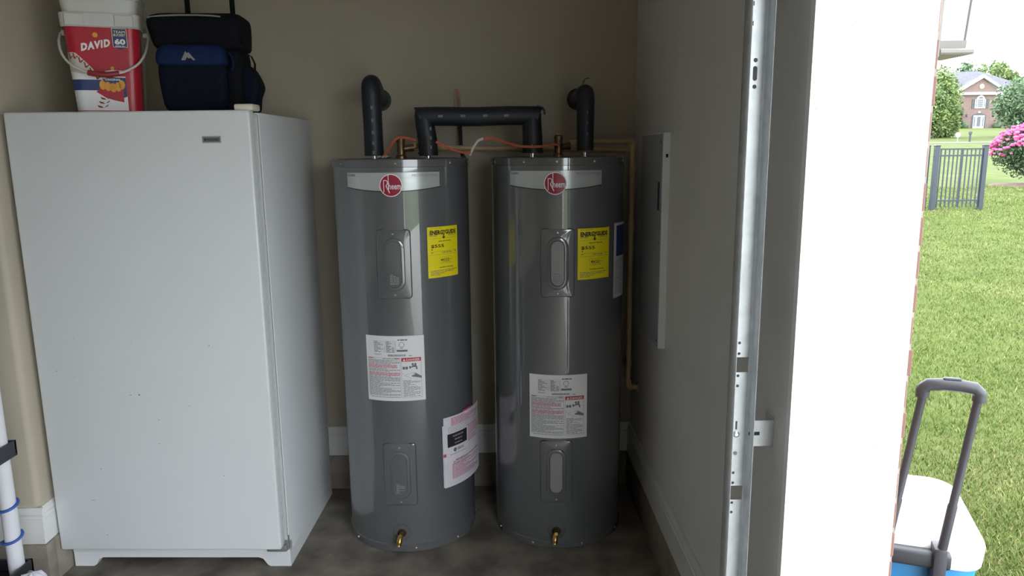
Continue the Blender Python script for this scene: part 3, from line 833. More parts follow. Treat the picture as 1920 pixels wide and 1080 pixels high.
    for (px, py) in spec['nipples']:
        MB().lathe([(.020, 1.513), (.020, 1.518), (.0115, 1.5185), (.0115, 1.535)], 18, (px, py, 0)).build('pipe_nipple', M_SCREW, t, smooth=40)
    return t

T1 = (-.378, 2.908, 0); T2 = (.233, 2.912, 0)
t1 = tank('grey water heater with service booklet taped to its side, beside the freezer', T1, 0,
          dict(capscrews=(-48, 3, 50, 85, -85, 130, -130), botscrews=(-52, 8, 48, 100, -100), banner=-1.0, logo=-1.1, energy=(41.5, 1.272), rating=(-4.0, .873),
               panel=(-1.0, 1.141), panel2=(-2.9, .324), plastic=False, drain=(-3.6, .083), tp=(.003, -.008), nipples=((-.101, -.008), (.107, -.008))))
t2 = tank('grey water heater in the corner nearest the garage door track', T2, 0,
          dict(capscrews=(-68, -32, -5, 26, 66, 120, -120), botscrews=(-67, -26, 17, 60), banner=-6.5, logo=-6.3, energy=(27.2, 1.262), rating=(-3.7, .711),
               panel=(-4.4, 1.137), panel2=(-5.4, .321), plastic=True, drain=(-5.3, .076), tp=(.003, -.008), nipples=((-.098, -.008), (.107, -.008))))
# second notice wrapped on the far side of the corner tank
sl = patch('side_notice', M_PAPERP, t2, 61, .105, .985, 1.272, off=.0012, n=10)
Flat().rect(-.036, 1.145, .05, 1.262).build('side_notice_block', M_NAVYINK, sl, cyl(61, .0018))
Flat().lines(-.045, .045, 1.13, 1.0, 22, random.Random(5), .4).build('side_notice_print', M_FAINTINK, sl, cyl(61, .0018))
# faint label residue low on both jackets
# booklet in its sleeve on tank 1
def bookfn(off):
    def fn(u, v):
        a = math.radians(35) + u / TR
        bulge = .003 + .010 * max(0, (u / .235)) ** 2 + .004 * max(0, (.45 - v)) 
        R_ = TR + bulge + off
        return (R_ * math.sin(a), -R_ * math.cos(a), v)
    return fn
def sheet(name, m, u0, u1, z0, z1, off, th=.0015, n=14):
    mb = MB(); rings = []
    for i in range(n + 1):
        u = u0 + (u1 - u0) * i / n
        rings.append([bookfn(off)(u, z0), bookfn(off + th)(u, z0), bookfn(off + th)(u, z1), bookfn(off)(u, z1)])
    mb.loft(rings)
    return mb
bkl = thing('instruction_booklet', 'white and red printed instruction booklet hanging on the grey tank', 'booklet', T1)
sheet('cover', None, .0, .250, .244, .532, .001).build('cover', M_PAPERP, bkl, smooth=40)
pg = sheet('page', None, -.004, .244, .247, .500, -.001).build('page', M_PAPERP, bkl, smooth=40)
rs = random.Random(31)
fo = bookfn(.0030)
fl = Flat()
fl.lines(.035, .235, .526, .492, 7, rs, .5, .3).lines(.13, .235, .47, .40, 12, rs, .5, .4)
fl.lines(.055, .225, .352, .345, 1, rs, .6, 0).lines(.035, .215, .335, .272, 13, rs, .5, .4).rect(-.004, .372, .009, .385)
fl.build('red_print', M_PINKINK, bkl, fo)
fl = Flat().frame(.022, .468, .235, .488, .0012).lines(.03, .22, .484, .472, 2, rs, .2)
fl.disc(.052, .392, .0085, 16).lines(.064, .10, .398, .386, 2, rs, .6, 0).lines(.028, .115, .378, .374, 1, rs, .5, 0).lines(.04, .14, .347, .332, 3, rs, .45, .3)
fl.build('grey_print', M_GREYINK, bkl, fo)
blk = Flat().rect(.016, .408, .122, .462).build('black_block', M_BLACKINK, bkl, fo)
Flat().lines(.042, .098, .455, .444, 1, rs, .45, 0).lines(.050, .090, .440, .429, 1, rs, .45, 0).lines(.050, .090, .424, .415, 1, rs, .45, 0).build('block_print', M_FAINTINK, blk, bookfn(.0036))
Flat().rect(.10, .530, .17, .540).build('tape_strip', M_PINKINK, bkl, bookfn(.0015))

# ------------------------------------------------------------------ insulated pipes
def arc_pts(a, b, c, r, n=6):
    """polyline a-b-c with the corner b rounded by radius r"""
    a, b, c = Vector(a), Vector(b), Vector(c)
    d1 = (a - b).normalized(); d2 = (c - b).normalized()
    p0 = b + d1 * r; p1 = b + d2 * r
    out = []
    for i in range(n + 1):
        t = i / n
        out.append(tuple((1 - t) ** 2 * p0 + 2 * t * (1 - t) * b + t * t * p1))
    return out
def pipe_prints(par, pts):
    mb = MB()
    for (x, y, z, w, h) in pts:
        mb.box(x - w / 2, x + w / 2, y, y + .004, z - h / 2, z + h / 2)
    mb.build('sleeve_print', M_FOAMPRINT, par, smooth=0)['kind'] = 'stuff'
def seams(par, rings):
    for (p0, p1, r) in rings:
        MB().tube([p0, p1], r, 20).build('tape_wrap', M_FOAM, par)
py = 2.90
p1 = thing('insulated_pipe', 'black foam-covered pipe rising from the tank next to the freezer into the wall', 'pipe', (-.479, py, 1.53))
pts = [(0, 0, 0), (0, 0, .10)] + arc_pts((0, 0, .1), (-.003, 0, .276), (-.010, .16, .258), .048) + [(-.014, .22, .242), (-.018, .331, .232)]
MB().tube(pts, [.037, .0365] + [.0365] * 7 + [.0345, .0335], 24).build('foam_sleeve', M_FOAM, p1, smooth=50)
pipe_prints(p1, [(.004, -.0373, z, .0085, .013) for z in (.012, .048, .087, .133, .18)])
seams(p1, [((0, 0, .155), (0, 0, .160), .0368)])
MB().lathe([(.020, .331), (.046, .331), (.046, .326), (.02, .324)], 20, (-.018, 0, .232), 'y').build('wall_collar', M_FOAM, p1, smooth=30)
p2 = thing('insulated_pipe', 'black foam-covered pipe bridging the tops of the two tanks', 'pipe', (-.271, py, 1.53))
def mitred(x0, x1, k0, k1, zc, r, n=24, steps=8):
    mb = MB(); rings = []
    for i in range(steps + 1):
        t = i / steps; ring = []
        for j in range(n):
            a = 2 * math.pi * j / n; dz = math.sin(a)
            e = (1 - t) ** 6 * k0 * dz + t ** 6 * k1 * dz
            ring.append((x0 + (x1 - x0) * t + e, -r * math.cos(a), zc + r * dz + .0015 * math.sin(3.3 * math.pi * t)))
        rings.append(ring)
    return mb.loft(rings)
mitred(-.030, .432, -.018, .014, .1455, .0362).build('bridge_sleeve', M_FOAM, p2, smooth=50)
MB().tube([(.002, 0, -.002), (0, 0, .06), (-.008, 0, .11), (-.012, 0, .150), (-.012, 0, .168), (-.011, 0, .177)], [.037, .037, .0365, .036, .033, .022], 24).build('foam_sleeve', M_FOAM, p2, smooth=50)
MB().tube([(.406, 0, .004), (.406, 0, .06), (.404, 0, .11), (.404, 0, .150), (.404, 0, .168), (.403, 0, .177)], [.040, .0385, .0375, .036, .033, .022], 24).build('foam_sleeve', M_FOAM, p2, smooth=50)
pipe_prints(p2, [(x, -.0375, .146, .018, .009) for x in (.055, .14, .225, .305)] + [(.016, -.0375, z, .006, .012) for z in (.03, .065, .10)] + [(.402, -.0400, z, .006, .014) for z in (.03,)])
seams(p2, [((0, 0, .004), (0, 0, .012), .0385), ((-.0035, 0, .072), (-.0042, 0, .078), .0382), ((.406, 0, .005), (.406, 0, .012), .0415)])
MB().ribbon([(.425, -.004, .1815), (.445, -.004, .176), (.452, -.004, .165), (.454, -.004, .150)], .05, .004, (0, 1, 0)).build('loose_flap', M_FOAM, p2)
p3 = thing('insulated_pipe', 'black foam-covered pipe rising from the corner tank into the wall', 'pipe', (.340, py, 1.53))
pts = [(0, 0, .012), (0, 0, .10)] + arc_pts((0, 0, .1), (.001, 0, .230), (.004, .30, .228), .042) + [(.004, .331, .228)]
MB().tube(pts, [.0325, .0335] + [.0345] * 7 + [.0335], 24).build('foam_sleeve', M_FOAM, p3, smooth=50)
pipe_prints(p3, [(.004, -.0345, z, .004, .010) for z in (.075, .115, .155)])
seams(p3, [((0, 0, .06), (0, 0, .065), .0345)])
MB().ribbon([(-.012, -.01, .255), (-.010, -.012, .270), (-.004, -.014, .279), (.008, -.016, .283), (.012, -.016, .281)], .012, .003, (0, 1, .2)).build('tape_tail', M_FOAM, p3)
MB().lathe([(.020, .331), (.046, .331), (.046, .326), (.02, .324)], 20, (.004, 0, .228), 'y').build('wall_collar', M_FOAM, p3, smooth=30)

# ------------------------------------------------------------------ relief discharge lines in tan plastic
def cpvc(name, label, pts, fits):
    t = thing(name, label, 'pipe', pts[0], 0)
    o = Vector(pts[0])
    q = [Vector(p) - o for p in pts]
    full = [tuple(q[0])]
    for i in range(1, len(q) - 1):
        full += arc_pts(q[i - 1], q[i], q[i + 1], .014, 4)
    full.append(tuple(q[-1]))
    MB().tube(full, .0111, 14).build('pipe_run', M_CPVC, t, smooth=50)
    for i in range(1, len(q) - 1):
        b = q[i]; d1 = (q[i - 1] - b).normalized(); d2 = (q[i + 1] - b).normalized()
        e = [tuple(b + d1 * .032)] + arc_pts(b + d1 * .03, b, b + d2 * .03, .016, 5) + [tuple(b + d2 * .032)]
        MB().tube(e, .0145, 14).build('elbow', M_CPVC, t, smooth=50)
    for (p, d) in fits:
        p = Vector(p) - o; d = Vector(d)
        MB().tube([tuple(p - d * .022), tuple(p + d * .022)], .0142, 14).build('coupling', M_CPVC, t, smooth=50)
    return t
cpvc('discharge_pipe', 'tan plastic pipe from the corner tank valve, running down the wall corner', [(.283, 2.925, 1.573), (.553, 3.055, 1.577), (.553, 3.055, .528), (.5965, 3.055, .527)],
     [((.553, 3.055, 1.46), (0, 0, 1)), ((.553, 3.055, 1.225), (0, 0, 1))])
cpvc('discharge_pipe', 'tan plastic pipe behind the tanks, coming from the tank beside the freezer', [(-.328, 2.922, 1.568), (-.245, 3.12, 1.560), (.565, 3.120, 1.540), (.565, 3.120, .60), (.565, 3.2325, .60)],
     [((.10, 3.12, 1.5515), (1, 0, -.025))])
ce = MB().lathe([(.020, .5925), (.020, .597), (.012, .5985)], 18, (0, 3.055, .527), 'x')
ce = MB().lathe([(.021, -.006), (.021, 0)], 18, (.5968, 3.055, .527), 'x')
o = ce.build('pipe_escutcheon', M_SCREW, None, smooth=30)
tag(o, 'small metal wall plate where the tan pipe enters the right wall', 'wall plate')

# wiring and ribbons
w = MB().tube([(-.165, 3.2325, 1.64), (-.160, 3.215, 1.655), (-.158, 3.19, 1.62), (-.156, 3.17, 1.575), (-.150, 3.13, 1.53), (-.14, 3.09, 1.518)], .0085, 10)
o = w.build('electrical_cable', M_CABLE, None, smooth=60)
tag(o, 'short black cable coming out of the back wall between the tanks', 'cable')
w = MB()
for k, dx in enumerate((-.012, 0.0, .010)):
    w.tube([(-.166 + dx, 3.2325, 1.705), (-.168 + dx * 1.1, 3.205, 1.73), (-.170 + dx * 1.2, 3.20, 1.775 + .004 * k), (-.168 + dx * .5, 3.20, 1.802), (-.162 + dx * .3, 3.20, 1.79), (-.160 + dx * .3, 3.205, 1.74)], .0011, 6)
o = w.build('ground_wire', M_COPPER, None, smooth=60)
tag(o, 'looped bare copper wire sticking out of the back wall', 'wire')
o = MB().ribbon([(-.435, 2.84, 1.527), (-.415, 2.845, 1.552), (-.395, 2.855, 1.585), (-.378, 2.86, 1.598), (-.345, 2.86, 1.596), (-.31, 2.85, 1.586)], .0095, .0018, (0, .3, 1)).build('orange_ribbon', M_ORANGE, None)
tag(o, 'orange ribbon tied over the brass valve beside the freezer', 'ribbon')
o = MB().ribbon([(-.236, 2.86, 1.580), (-.215, 2.855, 1.570), (-.18, 2.86, 1.552), (-.14, 2.87, 1.540), (-.105, 2.88, 1.537)], .0095, .0018, (0, .3, 1)).build('orange_ribbon', M_ORANGE, None)
tag(o, 'orange ribbon sagging right of the bridge pipe foot on the first tank', 'ribbon')
o = MB().ribbon([(-.055, 2.865, 1.590), (-.02, 2.86, 1.591), (.03, 2.855, 1.575), (.08, 2.845, 1.560), (.13, 2.845, 1.557), (.18, 2.85, 1.559), (.222, 2.865, 1.566), (.236, 2.88, 1.562), (.228, 2.88, 1.545)], .0095, .0018, (0, .3, 1)).build('orange_ribbon', M_ORANGE, None)
tag(o, 'long orange ribbon hanging between the tanks to the corner tank valve', 'ribbon')
o = MB().ribbon([(-.108, 2.88, 1.527), (-.092, 2.875, 1.56), (-.075, 2.87, 1.583), (-.055, 2.865, 1.591)], .010, .002, (0, .3, 1)).build('pale_ribbon', M_PAPER, None)
tag(o, 'pale end of the ribbon curling up behind the tanks', 'ribbon')
w = MB()
for k in range(26):
    x = -.423 + rng.normal() * .012; y = 2.80 + rng.normal() * .012
    w.sphere((x, y, 1.523 + .004 * rng.random()), .004 + .003 * rng.random(), 6, 4)
o = w.build('foil_scrap', M_SCREW, None, smooth=0)
tag(o, 'small crumpled silver foil scrap on top of the first tank', 'foil')

# ------------------------------------------------------------------ electrical panel on the right wall
ep = thing('breaker_box', 'grey electrical breaker box flat on the right wall', 'breaker box', (XR, 2.565, .83))
MB().rbox(-.026, 0, 0, .37, 0, .77, .002, 1).build('panel_cover', M_PANELLIT, ep)
MB().rbox(-.029, -.025, .004, .366, .004, .766, .001, 1).build('panel_door', M_PANELSHADE, ep)
MB().rbox(-.033, -.028, .030, .044, .50, .60, .001, 1).build('panel_latch', M_BLKPL, ep)
pscr = MB().lathe([(.0035, -.0045), (.0035, 0)], 8, axis='x')
pm = bpy.data.meshes.new('screw'); pm.from_pydata(pscr.v, [], pscr.f); pm.materials.append(M_GREYINK); pm.update()
for z in (.03, .74, .385):
    place('screw', pm, ep, (-.029, .012, z))
MB().box(-.0165, -.0085, -.0006, .001, .685, .697).build('panel_slot', M_DARK, ep, smooth=0)

# ------------------------------------------------------------------ garage door track
tr = thing('garage_door_track', 'vertical galvanised garage door track with punched holes on the right wall', 'track', (0, 0, 0))
X1, X2, YW, YL = .497, .543, 1.530, 1.495
web = bpy.data.meshes.new('track_web_raw')
mb = MB().box(X1, X2, YW, YW + .002, .03, 2.25)
web.from_pydata(mb.v, [], mb.f)
cut = MB()
def hole(z, r, x=.519, h=None):
    if h is None: cut.lathe([(r, -.01), (r, .012)], 14, (x, YW, z), 'y')
    else:
        ring = [(x + a, z + b) for a, b in rr(2 * r, h, r, 4)]
        cut.loft([[(a, YW - .01, b) for a, b in ring], [(a, YW + .012, b) for a, b in ring]])
def sq(z, s, x=.526, w=None):
    cut.box(x - (w or s) / 2, x + (w or s) / 2, YW - .01, YW + .012, z - s / 2, z + s / 2)
for z in (1.128, 1.104, 1.054, 1.031, .828, .804, .756, .733): hole(z, .0033, .5175 if z > 1 else .517)
for z in (1.079, .780): sq(z, .034, .527, .029)
for z in (1.826, 1.788): sq(z, .0085, .511)
hole(1.717, .0043, .523); hole(1.691, .0046, .523, .029); hole(1.665, .0043, .523)
hole(.940, .0022, .519, .020)
for z in (.43, .40, .35, .32): hole(z, .0033, .517)
sq(.375, .034, .527, .029)
cutm = bpy.data.meshes.new('track_cut'); cutm.from_pydata(cut.v, [], cut.f)
for me in (web, cutm):
    bm = bmesh.new(); bm.from_mesh(me); bmesh.ops.recalc_face_normals(bm, faces=list(bm.faces)); bm.to_mesh(me); bm.free()
wo = bpy.data.objects.new('w_raw', web); co = bpy.data.objects.new('c_raw', cutm)
COL.objects.link(wo); COL.objects.link(co)
bo = wo.modifiers.new('holes', 'BOOLEAN'); bo.operation = 'DIFFERENCE'; bo.object = co; bo.solver = 'EXACT'
dg = bpy.context.evaluated_depsgraph_get()
webm = bpy.data.meshes.new_from_object(wo.evaluated_get(dg)); webm.name = 'web'
bpy.data.objects.remove(wo, do_unlink=True); bpy.data.objects.remove(co, do_unlink=True)
webm.materials.clear()
obj('web', webm, M_GALV, tr, 0)
def strip(pts, th=.002):
    """vertical sheet-metal strip following a plan outline"""
    mb = MB(); n = len(pts); L = []; R = []
    for i, p in enumerate(pts):
        a = Vector(pts[max(i - 1, 0)]); c = Vector(pts[min(i + 1, n - 1)])
        d = (c - a).normalized(); nn = Vector((-d.y, d.x)) * th / 2
        L.append((p[0] + nn.x, p[1] + nn.y)); R.append((p[0] - nn.x, p[1] - nn.y))
    ring = L + R[::-1]
    return mb.loft([[(x, y, .03) for x, y in ring], [(x, y, 2.25) for x, y in ring]])
strip([(X1 + .003, YW + .001), (X1, YW - .002), (X1 - .001, YW - .012), (X1 - .001, YW - .024), (X1 + .001, YL + .003), (X1 + .004, YL)]).build('inner_flange', M_GALV, tr, smooth=60)
strip([(X2 - .003, YW + .001), (X2, YW - .002), (X2 + .001, YW - .010), (X2 + .001, YL + .002), (X2 + .003, YL - .001)]).build('outer_flange', M_GALV, tr, smooth=60)
MB().lathe([(.0075, 0), (.0075, -.003), (.004, -.005)], 8, (.519, YW, .920), 'y').build('bolt', M_SCREW, tr, smooth=30)
MB().lathe([(.0045, 0), (.0045, -.002)], 6, (.519, YW, .875), 'y').build('bolt', M_GREYINK, tr, smooth=30)
def bracket(z0, z1):
    mb = MB().box(X2 + .002, XR, 1.512, 1.5145, z0, z1).box(XR - .0025, XR, 1.5145, 1.56, z0 - .004, z1 + .004)
    o = mb.build('wall_bracket', M_GALV, tr, smooth=0)
    MB().rbox(X2 - .002, X2 + .022, 1.5112, 1.5122, (z0 + z1) / 2 - .004, (z0 + z1) / 2 + .004, .0004, 1).build('slot', M_DARK, o, smooth=0)
    return o
bracket(.898, .957); bracket(.30, .36); bracket(1.98, 2.04)

# ------------------------------------------------------------------ shelving unit at the far left
sx, sy = -1.647, 2.30
su = thing('shelving_unit', 'plastic shelving unit with white posts and black shelves, cut off at left', 'shelf', (sx, sy, 0))
for zs in (.135, .565, 1.02, 1.48):
    sh_ = MB().rbox(-.92, .0325, -.40, .0345, zs, zs + .012, .004, 1)
    sh_.box(-.92, .032, .0262, .034, zs, zs + .052).box(-.92, .032, -.398, -.391, zs, zs + .052).box(.0255, .032, -.398, .034, zs, zs + .052).box(-.92, -.908, -.398, .034, zs, zs + .052)
    sh_.build('shelf', M_BLKPL, su, smooth=0)
for (ax, ay) in ((0, 0), (0, -.36), (-.87, 0), (-.87, -.36)):
    MB().lathe([(.0245, 0), (.0245, 1.60), (.020, 1.604)], 24, (ax, ay, 0)).build('post', M_PVC, su, smooth=40)
def loop(z, name, label):
    r = .0285; pts = []
    for i in range(15):
        a = math.radians(60 - 240 * i / 14)
        pts.append((sx + r * math.cos(a), sy + r * math.sin(a), z - .004 + .0045 * math.sin(a) - (0.0015 * i)))
    pts += [(sx - .05, sy - .03, z - .035), (sx - .12, sy - .05, z - .06), (sx - .25, sy - .07, z - .10), (sx - .32, sy - .10, .154), (sx - .40, sy - .12, .153)]
    o = MB().tube(pts, .0050, 8).build(name, M_BLUECORD, None, smooth=60)
    tag(o, label, 'cord', 'blue cords around the shelf post')
loop(.412, 'blue_cord', 'upper blue cord looped around the white shelf post')
loop(.297, 'blue_cord', 'lower blue cord looped around the white shelf post')
bt = thing('bottle', 'white bottle with red and teal label on the bottom shelf', 'bottle', (-1.722, 2.245, .148))
MB().lathe([(.038, 0), (.042, .006), (.042, .12), (.036, .15), (.018, .175), (.016, .19)], 28).build('bottle_body', M_PVC, bt, smooth=40)
MB().lathe([(.019, .186), (.019, .205), (.015, .21)], 20).build('bottle_cap', M_DKRED, bt, smooth=40)
MB().lathe([(.0425, .078), (.0425, .094)], 28, cap0=False, cap1=False).build('label_band', M_REDINK, bt, smooth=40)
MB().lathe([(.0425, .064), (.0425, .072)], 28, cap0=False, cap1=False).build('label_band', M_BLUECORD, bt, smooth=40)
MB().lathe([(.0425, .02), (.0425, .035)], 28, cap0=False, cap1=False).build('label_band', M_DKRED, bt, smooth=40)
# crumpled plastic bag on the floor
mb = MB(); rings = []
for i in range(8):
    t = i / 7; z = .098 * math.sin(t * math.pi / 2); R_ = .115 * math.cos(t * math.pi / 2) ** .55 + .004
    rings.append([(R_ * (1 + .06 * math.sin(3 * a + .4 * i) + .03 * math.sin(7 * a + .5 * i)) * math.cos(a), .8 * R_ * (1 + .05 * math.sin(4 * a + .4 * i)) * math.sin(a), max(0, z + (.003 * math.sin(5 * a + .5 * i) if i else 0)))
                  for a in [2 * math.pi * k / 28 for k in range(28)]])
mb.loft(rings)
o = mb.build('plastic_bag', M_BAGFILM, None, smooth=60); 
o.location = (-1.540, 2.215, 0.0); o.scale = (.58, .56, 2.06)
tag(o, 'crumpled white plastic bag on the floor in the bottom left corner', 'plastic bag')

# ------------------------------------------------------------------ wall lantern on the brick
ln = thing('wall_lantern', 'cream metal outdoor wall lantern on the brick beside the garage opening', 'lantern', (XB + .004, 1.500, 1.715))
MB().rbox(0, .070, -.055, .055, 0, .011, .003, 1).build('base_tray', M_LANTERN, ln)
MB().loft([[(0, -.046, .011), (.056, -.046, .011), (.056, .046, .011), (0, .046, .011)], [(0, -.048, .026), (.056, -.048, .026), (.056, .048, .026), (0, .048, .026)]]).build('base_step', M_LANTERN, ln, smooth=0)
gl = lambda z: (.053 + .012 * (z - .026) / .24, .044 + .010 * (z - .026) / .24)
a0, c0 = gl(.026); a1, c1 = gl(.27)
for nm, q in (('side_pane', [(.003, -c0, .026), (a0, -c0, .026), (a1, -c1, .27), (.003, -c1, .27)]), ('side_pane', [(.003, c0, .026), (a0, c0, .026), (a1, c1, .27), (.003, c1, .27)]),
              ('front_pane', [(a0, -c0, .026), (a0, c0, .026), (a1, c1, .27), (a1, -c1, .27)])):
    q = [Vector(p) for p in q]; nn = (q[1] - q[0]).cross(q[3] - q[0]).normalized() * .0015
    MB().loft([[tuple(p - nn) for p in q], [tuple(p + nn) for p in q]]).build(nm, M_FROST, ln, smooth=0)
for s in (-1, 1):
    MB().tube([(a0, s * c0, .024), (a1, s * c1, .272)], .0035, 6).build('corner_bar', M_LANTERN, ln)
    MB().tube([(.003, s * c0, .024), (.003, s * c1, .272)], .0035, 6).build('corner_bar', M_LANTERN, ln)
MB().loft([[(0, -.10, .270), (.083, -.10, .270), (.083, .10, .270), (0, .10, .270)], [(0, -.09, .285), (.074, -.09, .285), (.074, .09, .285), (0, .09, .285)], [(0, -.02, .36), (.02, -.02, .36), (.02, .02, .36), (0, .02, .36)]]).build('roof', M_LANTERN, ln, smooth=0)
MB().box(-.0045, .0, -.055, .055, -.005, .36).build('back_plate', M_LANTERN, ln, smooth=0)

# ------------------------------------------------------------------ wheeled cooler on the lawn
CR = math.radians(-20.3)
ck = thing('wheeled_cooler', 'blue wheeled cooler with white lid and raised black handle on the lawn', 'cooler', (1.206, 1.975, -.112), CR)
CW, CL = .42, .50
def csec(z, ins, w=CW, l=CL, r=.075): return [(x, y + l / 2, z) for x, y in rr(w - 2 * ins, l - 2 * ins, r, 8)]
MB().loft([csec(.012, .045), csec(.02, .040), csec(.42, .014), csec(.428, .016)]).build('cooler_body', M_COOLBLUE, ck, smooth=40)
lid = MB().loft([csec(.429, .010), csec(.433, .004), csec(.492, .0), csec(.504, .004), csec(.512, .014), csec(.513, .03), csec(.511, .045), csec(.511, .06), csec(.514, .075), csec(.516, .10)])
lid.build('lid', M_COOLWHITE, ck, smooth=40)
MB().rbox(.055, .085, -.006, .012, .44, .50, .004, 1).build('latch', M_COOLWHITE, ck)
# handle housing across the front
MB().rbox(-.105, .105, -.030, .014, .442, .492, .010, 3).build('handle_housing', M_HANDLE, ck)
top = Vector((-.030, -.085, .985)); 
for s in (-1, 1):
    MB().rbox(s * .072 - .018, s * .072 + .018, -.045, .020, .25, .515, .008, 2).build('handle_sleeve', M_HANDLE, ck)
GX = .045
for s in (-1, 1):
    b0 = Vector((s * .072, -.022, .45)); t0 = Vector((s * .066 + GX, top.y, top.z + .005))
    mid = b0 + (t0 - b0) * .38
    MB().tube([tuple(b0), tuple(mid), tuple(mid + (t0 - b0) * .005), tuple(t0)], [.0135, .0130, .0112, .0112], 12).build('handle_tube', M_HANDLE, ck, smooth=50)
g = MB().tube([(-.068, top.y, top.z - .005), (-.068, top.y, top.z + .016)] + [(-.066 + .0, top.y, top.z + .018)] + [(-.055, top.y, top.z + .030), (-.02, top.y, top.z + .034), (.02, top.y, top.z + .034), (.055, top.y, top.z + .030), (.066, top.y, top.z + .018), (.068, top.y, top.z + .016), (.068, top.y, top.z - .005)], .0172, 14)
g.map(lambda x, y, z: (x + GX, y, z)).build('handle_grip', M_HANDLE, ck, smooth=60)
MB().rbox(GX - .022, GX + .022, top.y - .008, top.y + .008, top.z + .047, top.z + .0545, .003, 1).build('release_button', M_BLKPL, ck)
for s in (-1, 1):
    MB().lathe([(.055, -.02), (.06, -.016), (.06, .016), (.055, .02)], 20, (s * .17, .05, .060), 'x').build('wheel', M_BLKPL, ck, smooth=40)

# grit on the concrete floor
g = np.random.default_rng(77); w = MB()
for k in range(70):
    x = g.uniform(-.85, .5); y = g.uniform(2.2, 2.75); s = .0012 + .0028 * g.random() ** 2
    if math.hypot(x - T1[0], y - T1[1]) < .28 or math.hypot(x - T2[0], y - T2[1]) < .28: continue
    w.sphere((x, y, s * .5), s, 5, 4, (1, .8, .6))
o = w.build('floor_grit', M_CURB, None, smooth=0)
o['kind'] = 'stuff'; o['label'] = 'loose pale grit scattered on the concrete floor'; o['category'] = 'grit'

# ------------------------------------------------------------------ aluminium fence panel
fe = thing('metal_fence', 'black metal picket fence section standing on the lawn', 'fence', (8.33, 14.0, 0))
def fz(x): return lawn_z(0, 14.0)
zb = lawn_z(0, 14.0)
post = MB().rbox(-.042, .042, -.042, .042, zb - .05, 1.555, .006, 1).rbox(-.050, .050, -.050, .050, 1.548, 1.575, .010, 1)
pme = bpy.data.meshes.new('post'); pme.from_pydata(post.v, [], post.f); pme.materials.append(M_FENCE); pme.update()
for x, y in ((0.0, 0), (.93, 0), (-.02, .28)):
    place('post', pme, fe, (x, y, 0))
for z in (1.495, 1.375, .525):
    MB().box(-.02, .95, -.014, .014, z - .016, z + .016).build('rail', M_FENCE, fe, smooth=0)
    MB().box(-2.6, -.13, .27, .298, z - .016, z + .016).build('rail', M_FENCE, fe, smooth=0)
pk = MB().box(-.0095, .0095, -.0095, .0095, .40, 1.50)
kme = bpy.data.meshes.new('picket'); kme.from_pydata(pk.v, [], pk.f); kme.materials.append(M_FENCE); kme.update()
for x in (.085, .165, .245, .325, .405, .475, .505, .585, .665, .745, .825, .885):
    place('picket', kme, fe, (x, 0, 0))
for i in range(20):
    place('picket', kme, fe, (-.25 - i * .115, .284, 0))

# ------------------------------------------------------------------ plants
def leaves_mesh(n, r, rad, seed, size, flat=1.0, hollow=.55, up=.2):
    """leaf quads spread through an ellipsoid shell with clumps"""
    g = np.random.default_rng(seed)
    k = max(8, n // 60)
    cd = g.normal(size=(k, 3)); cd /= np.linalg.norm(cd, axis=1)[:, None]
    cc = cd * (hollow + (1 - hollow) * g.random((k, 1)) ** .5) * .86
    idx = g.integers(0, k, n)
    p = cc[idx] + g.normal(size=(n, 3)) * .13
    ln = np.linalg.norm(p, axis=1); s = np.where(ln > 1.05, 1.05 / ln, 1.0); p *= s[:, None]
    p *= np.array(rad)
    a = g.normal(size=(n, 3)); a /= np.linalg.norm(a, axis=1)[:, None]
    b = np.cross(a, g.normal(size=(n, 3))); b /= np.linalg.norm(b, axis=1)[:, None]
    sz = size * (.6 + .8 * g.random((n, 1)))
    v = np.empty((n, 4, 3))
    v[:, 0] = p - a * sz; v[:, 1] = p + b * sz * .45; v[:, 2] = p + a * sz; v[:, 3] = p - b * sz * .45
    me = bpy.data.meshes.new('foliage')
    me.vertices.add(n * 4); me.vertices.foreach_set('co', v.reshape(-1))
    me.loops.add(n * 4); me.polygons.add(n)
    me.loops.foreach_set('vertex_index', np.arange(n * 4))
    me.polygons.foreach_set('loop_start', np.arange(n) * 4); me.polygons.foreach_set('loop_total', np.full(n, 4))
    me.update(calc_edges=True)
    return me
def tree(label, x, y, z1, rx, rz, seed, m, n=2600, size=.30, base=None, cat='tree', name='tree'):
    zg = lawn_z(x, y) if base is None else base
    t = thing(name, label, cat, (x, y, zg), 0, 'trees beyond the lawn')
    fo = obj('foliage', leaves_mesh(n, 1, (rx, rx, rz), seed, size), m, t, 0)
    fo.location = (0, 0, z1 - zg - rz); fo['kind'] = 'stuff'
    mb = MB().tube([(0, 0, -.2), (.05, 0, (z1 - zg) * .3), (0, .05, (z1 - zg) * .75)], [.20, .15, .05], 8)
    rr_ = random.Random(seed)
    for k in range(7):
        a = rr_.uniform(0, 6.28); h = (z1 - zg) * rr_.uniform(.25, .6)
        mb.tube([(0, 0, h), (rx * .35 * math.cos(a), rx * .35 * math.sin(a), h + rz * .3), (rx * .75 * math.cos(a), rx * .75 * math.sin(a), h + rz * .55)], [.08, .05, .02], 5)
    mb.build('trunk', M_BARK, t)
    return t
tree('leafy green tree between the brick edge and the house', 41.0, 70, 8.9, 2.2, 3.2, 1, M_LEAFA, 8000, .15)
tree('yellow-green tree low in front of the house corner', 43.0, 72, 5.7, 1.6, 1.9, 2, M_LEAFA, 5000, .14)
tree('broad blue-green tree covering the right end of the house', 51.2, 70, 8.4, 3.9, 3.0, 3, M_LEAFB, 14000, .17)
tree('dark distant tree showing above the roof slope at left', 84.0, 135, 16.6, 2.4, 3.2, 5, M_LEAFB, 2400, .3)
tree('pale distant treetop above the roof ridge at right', 91.0, 138, 17.0, 4.6, 4.0, 6, M_LEAFA, 2600, .38)
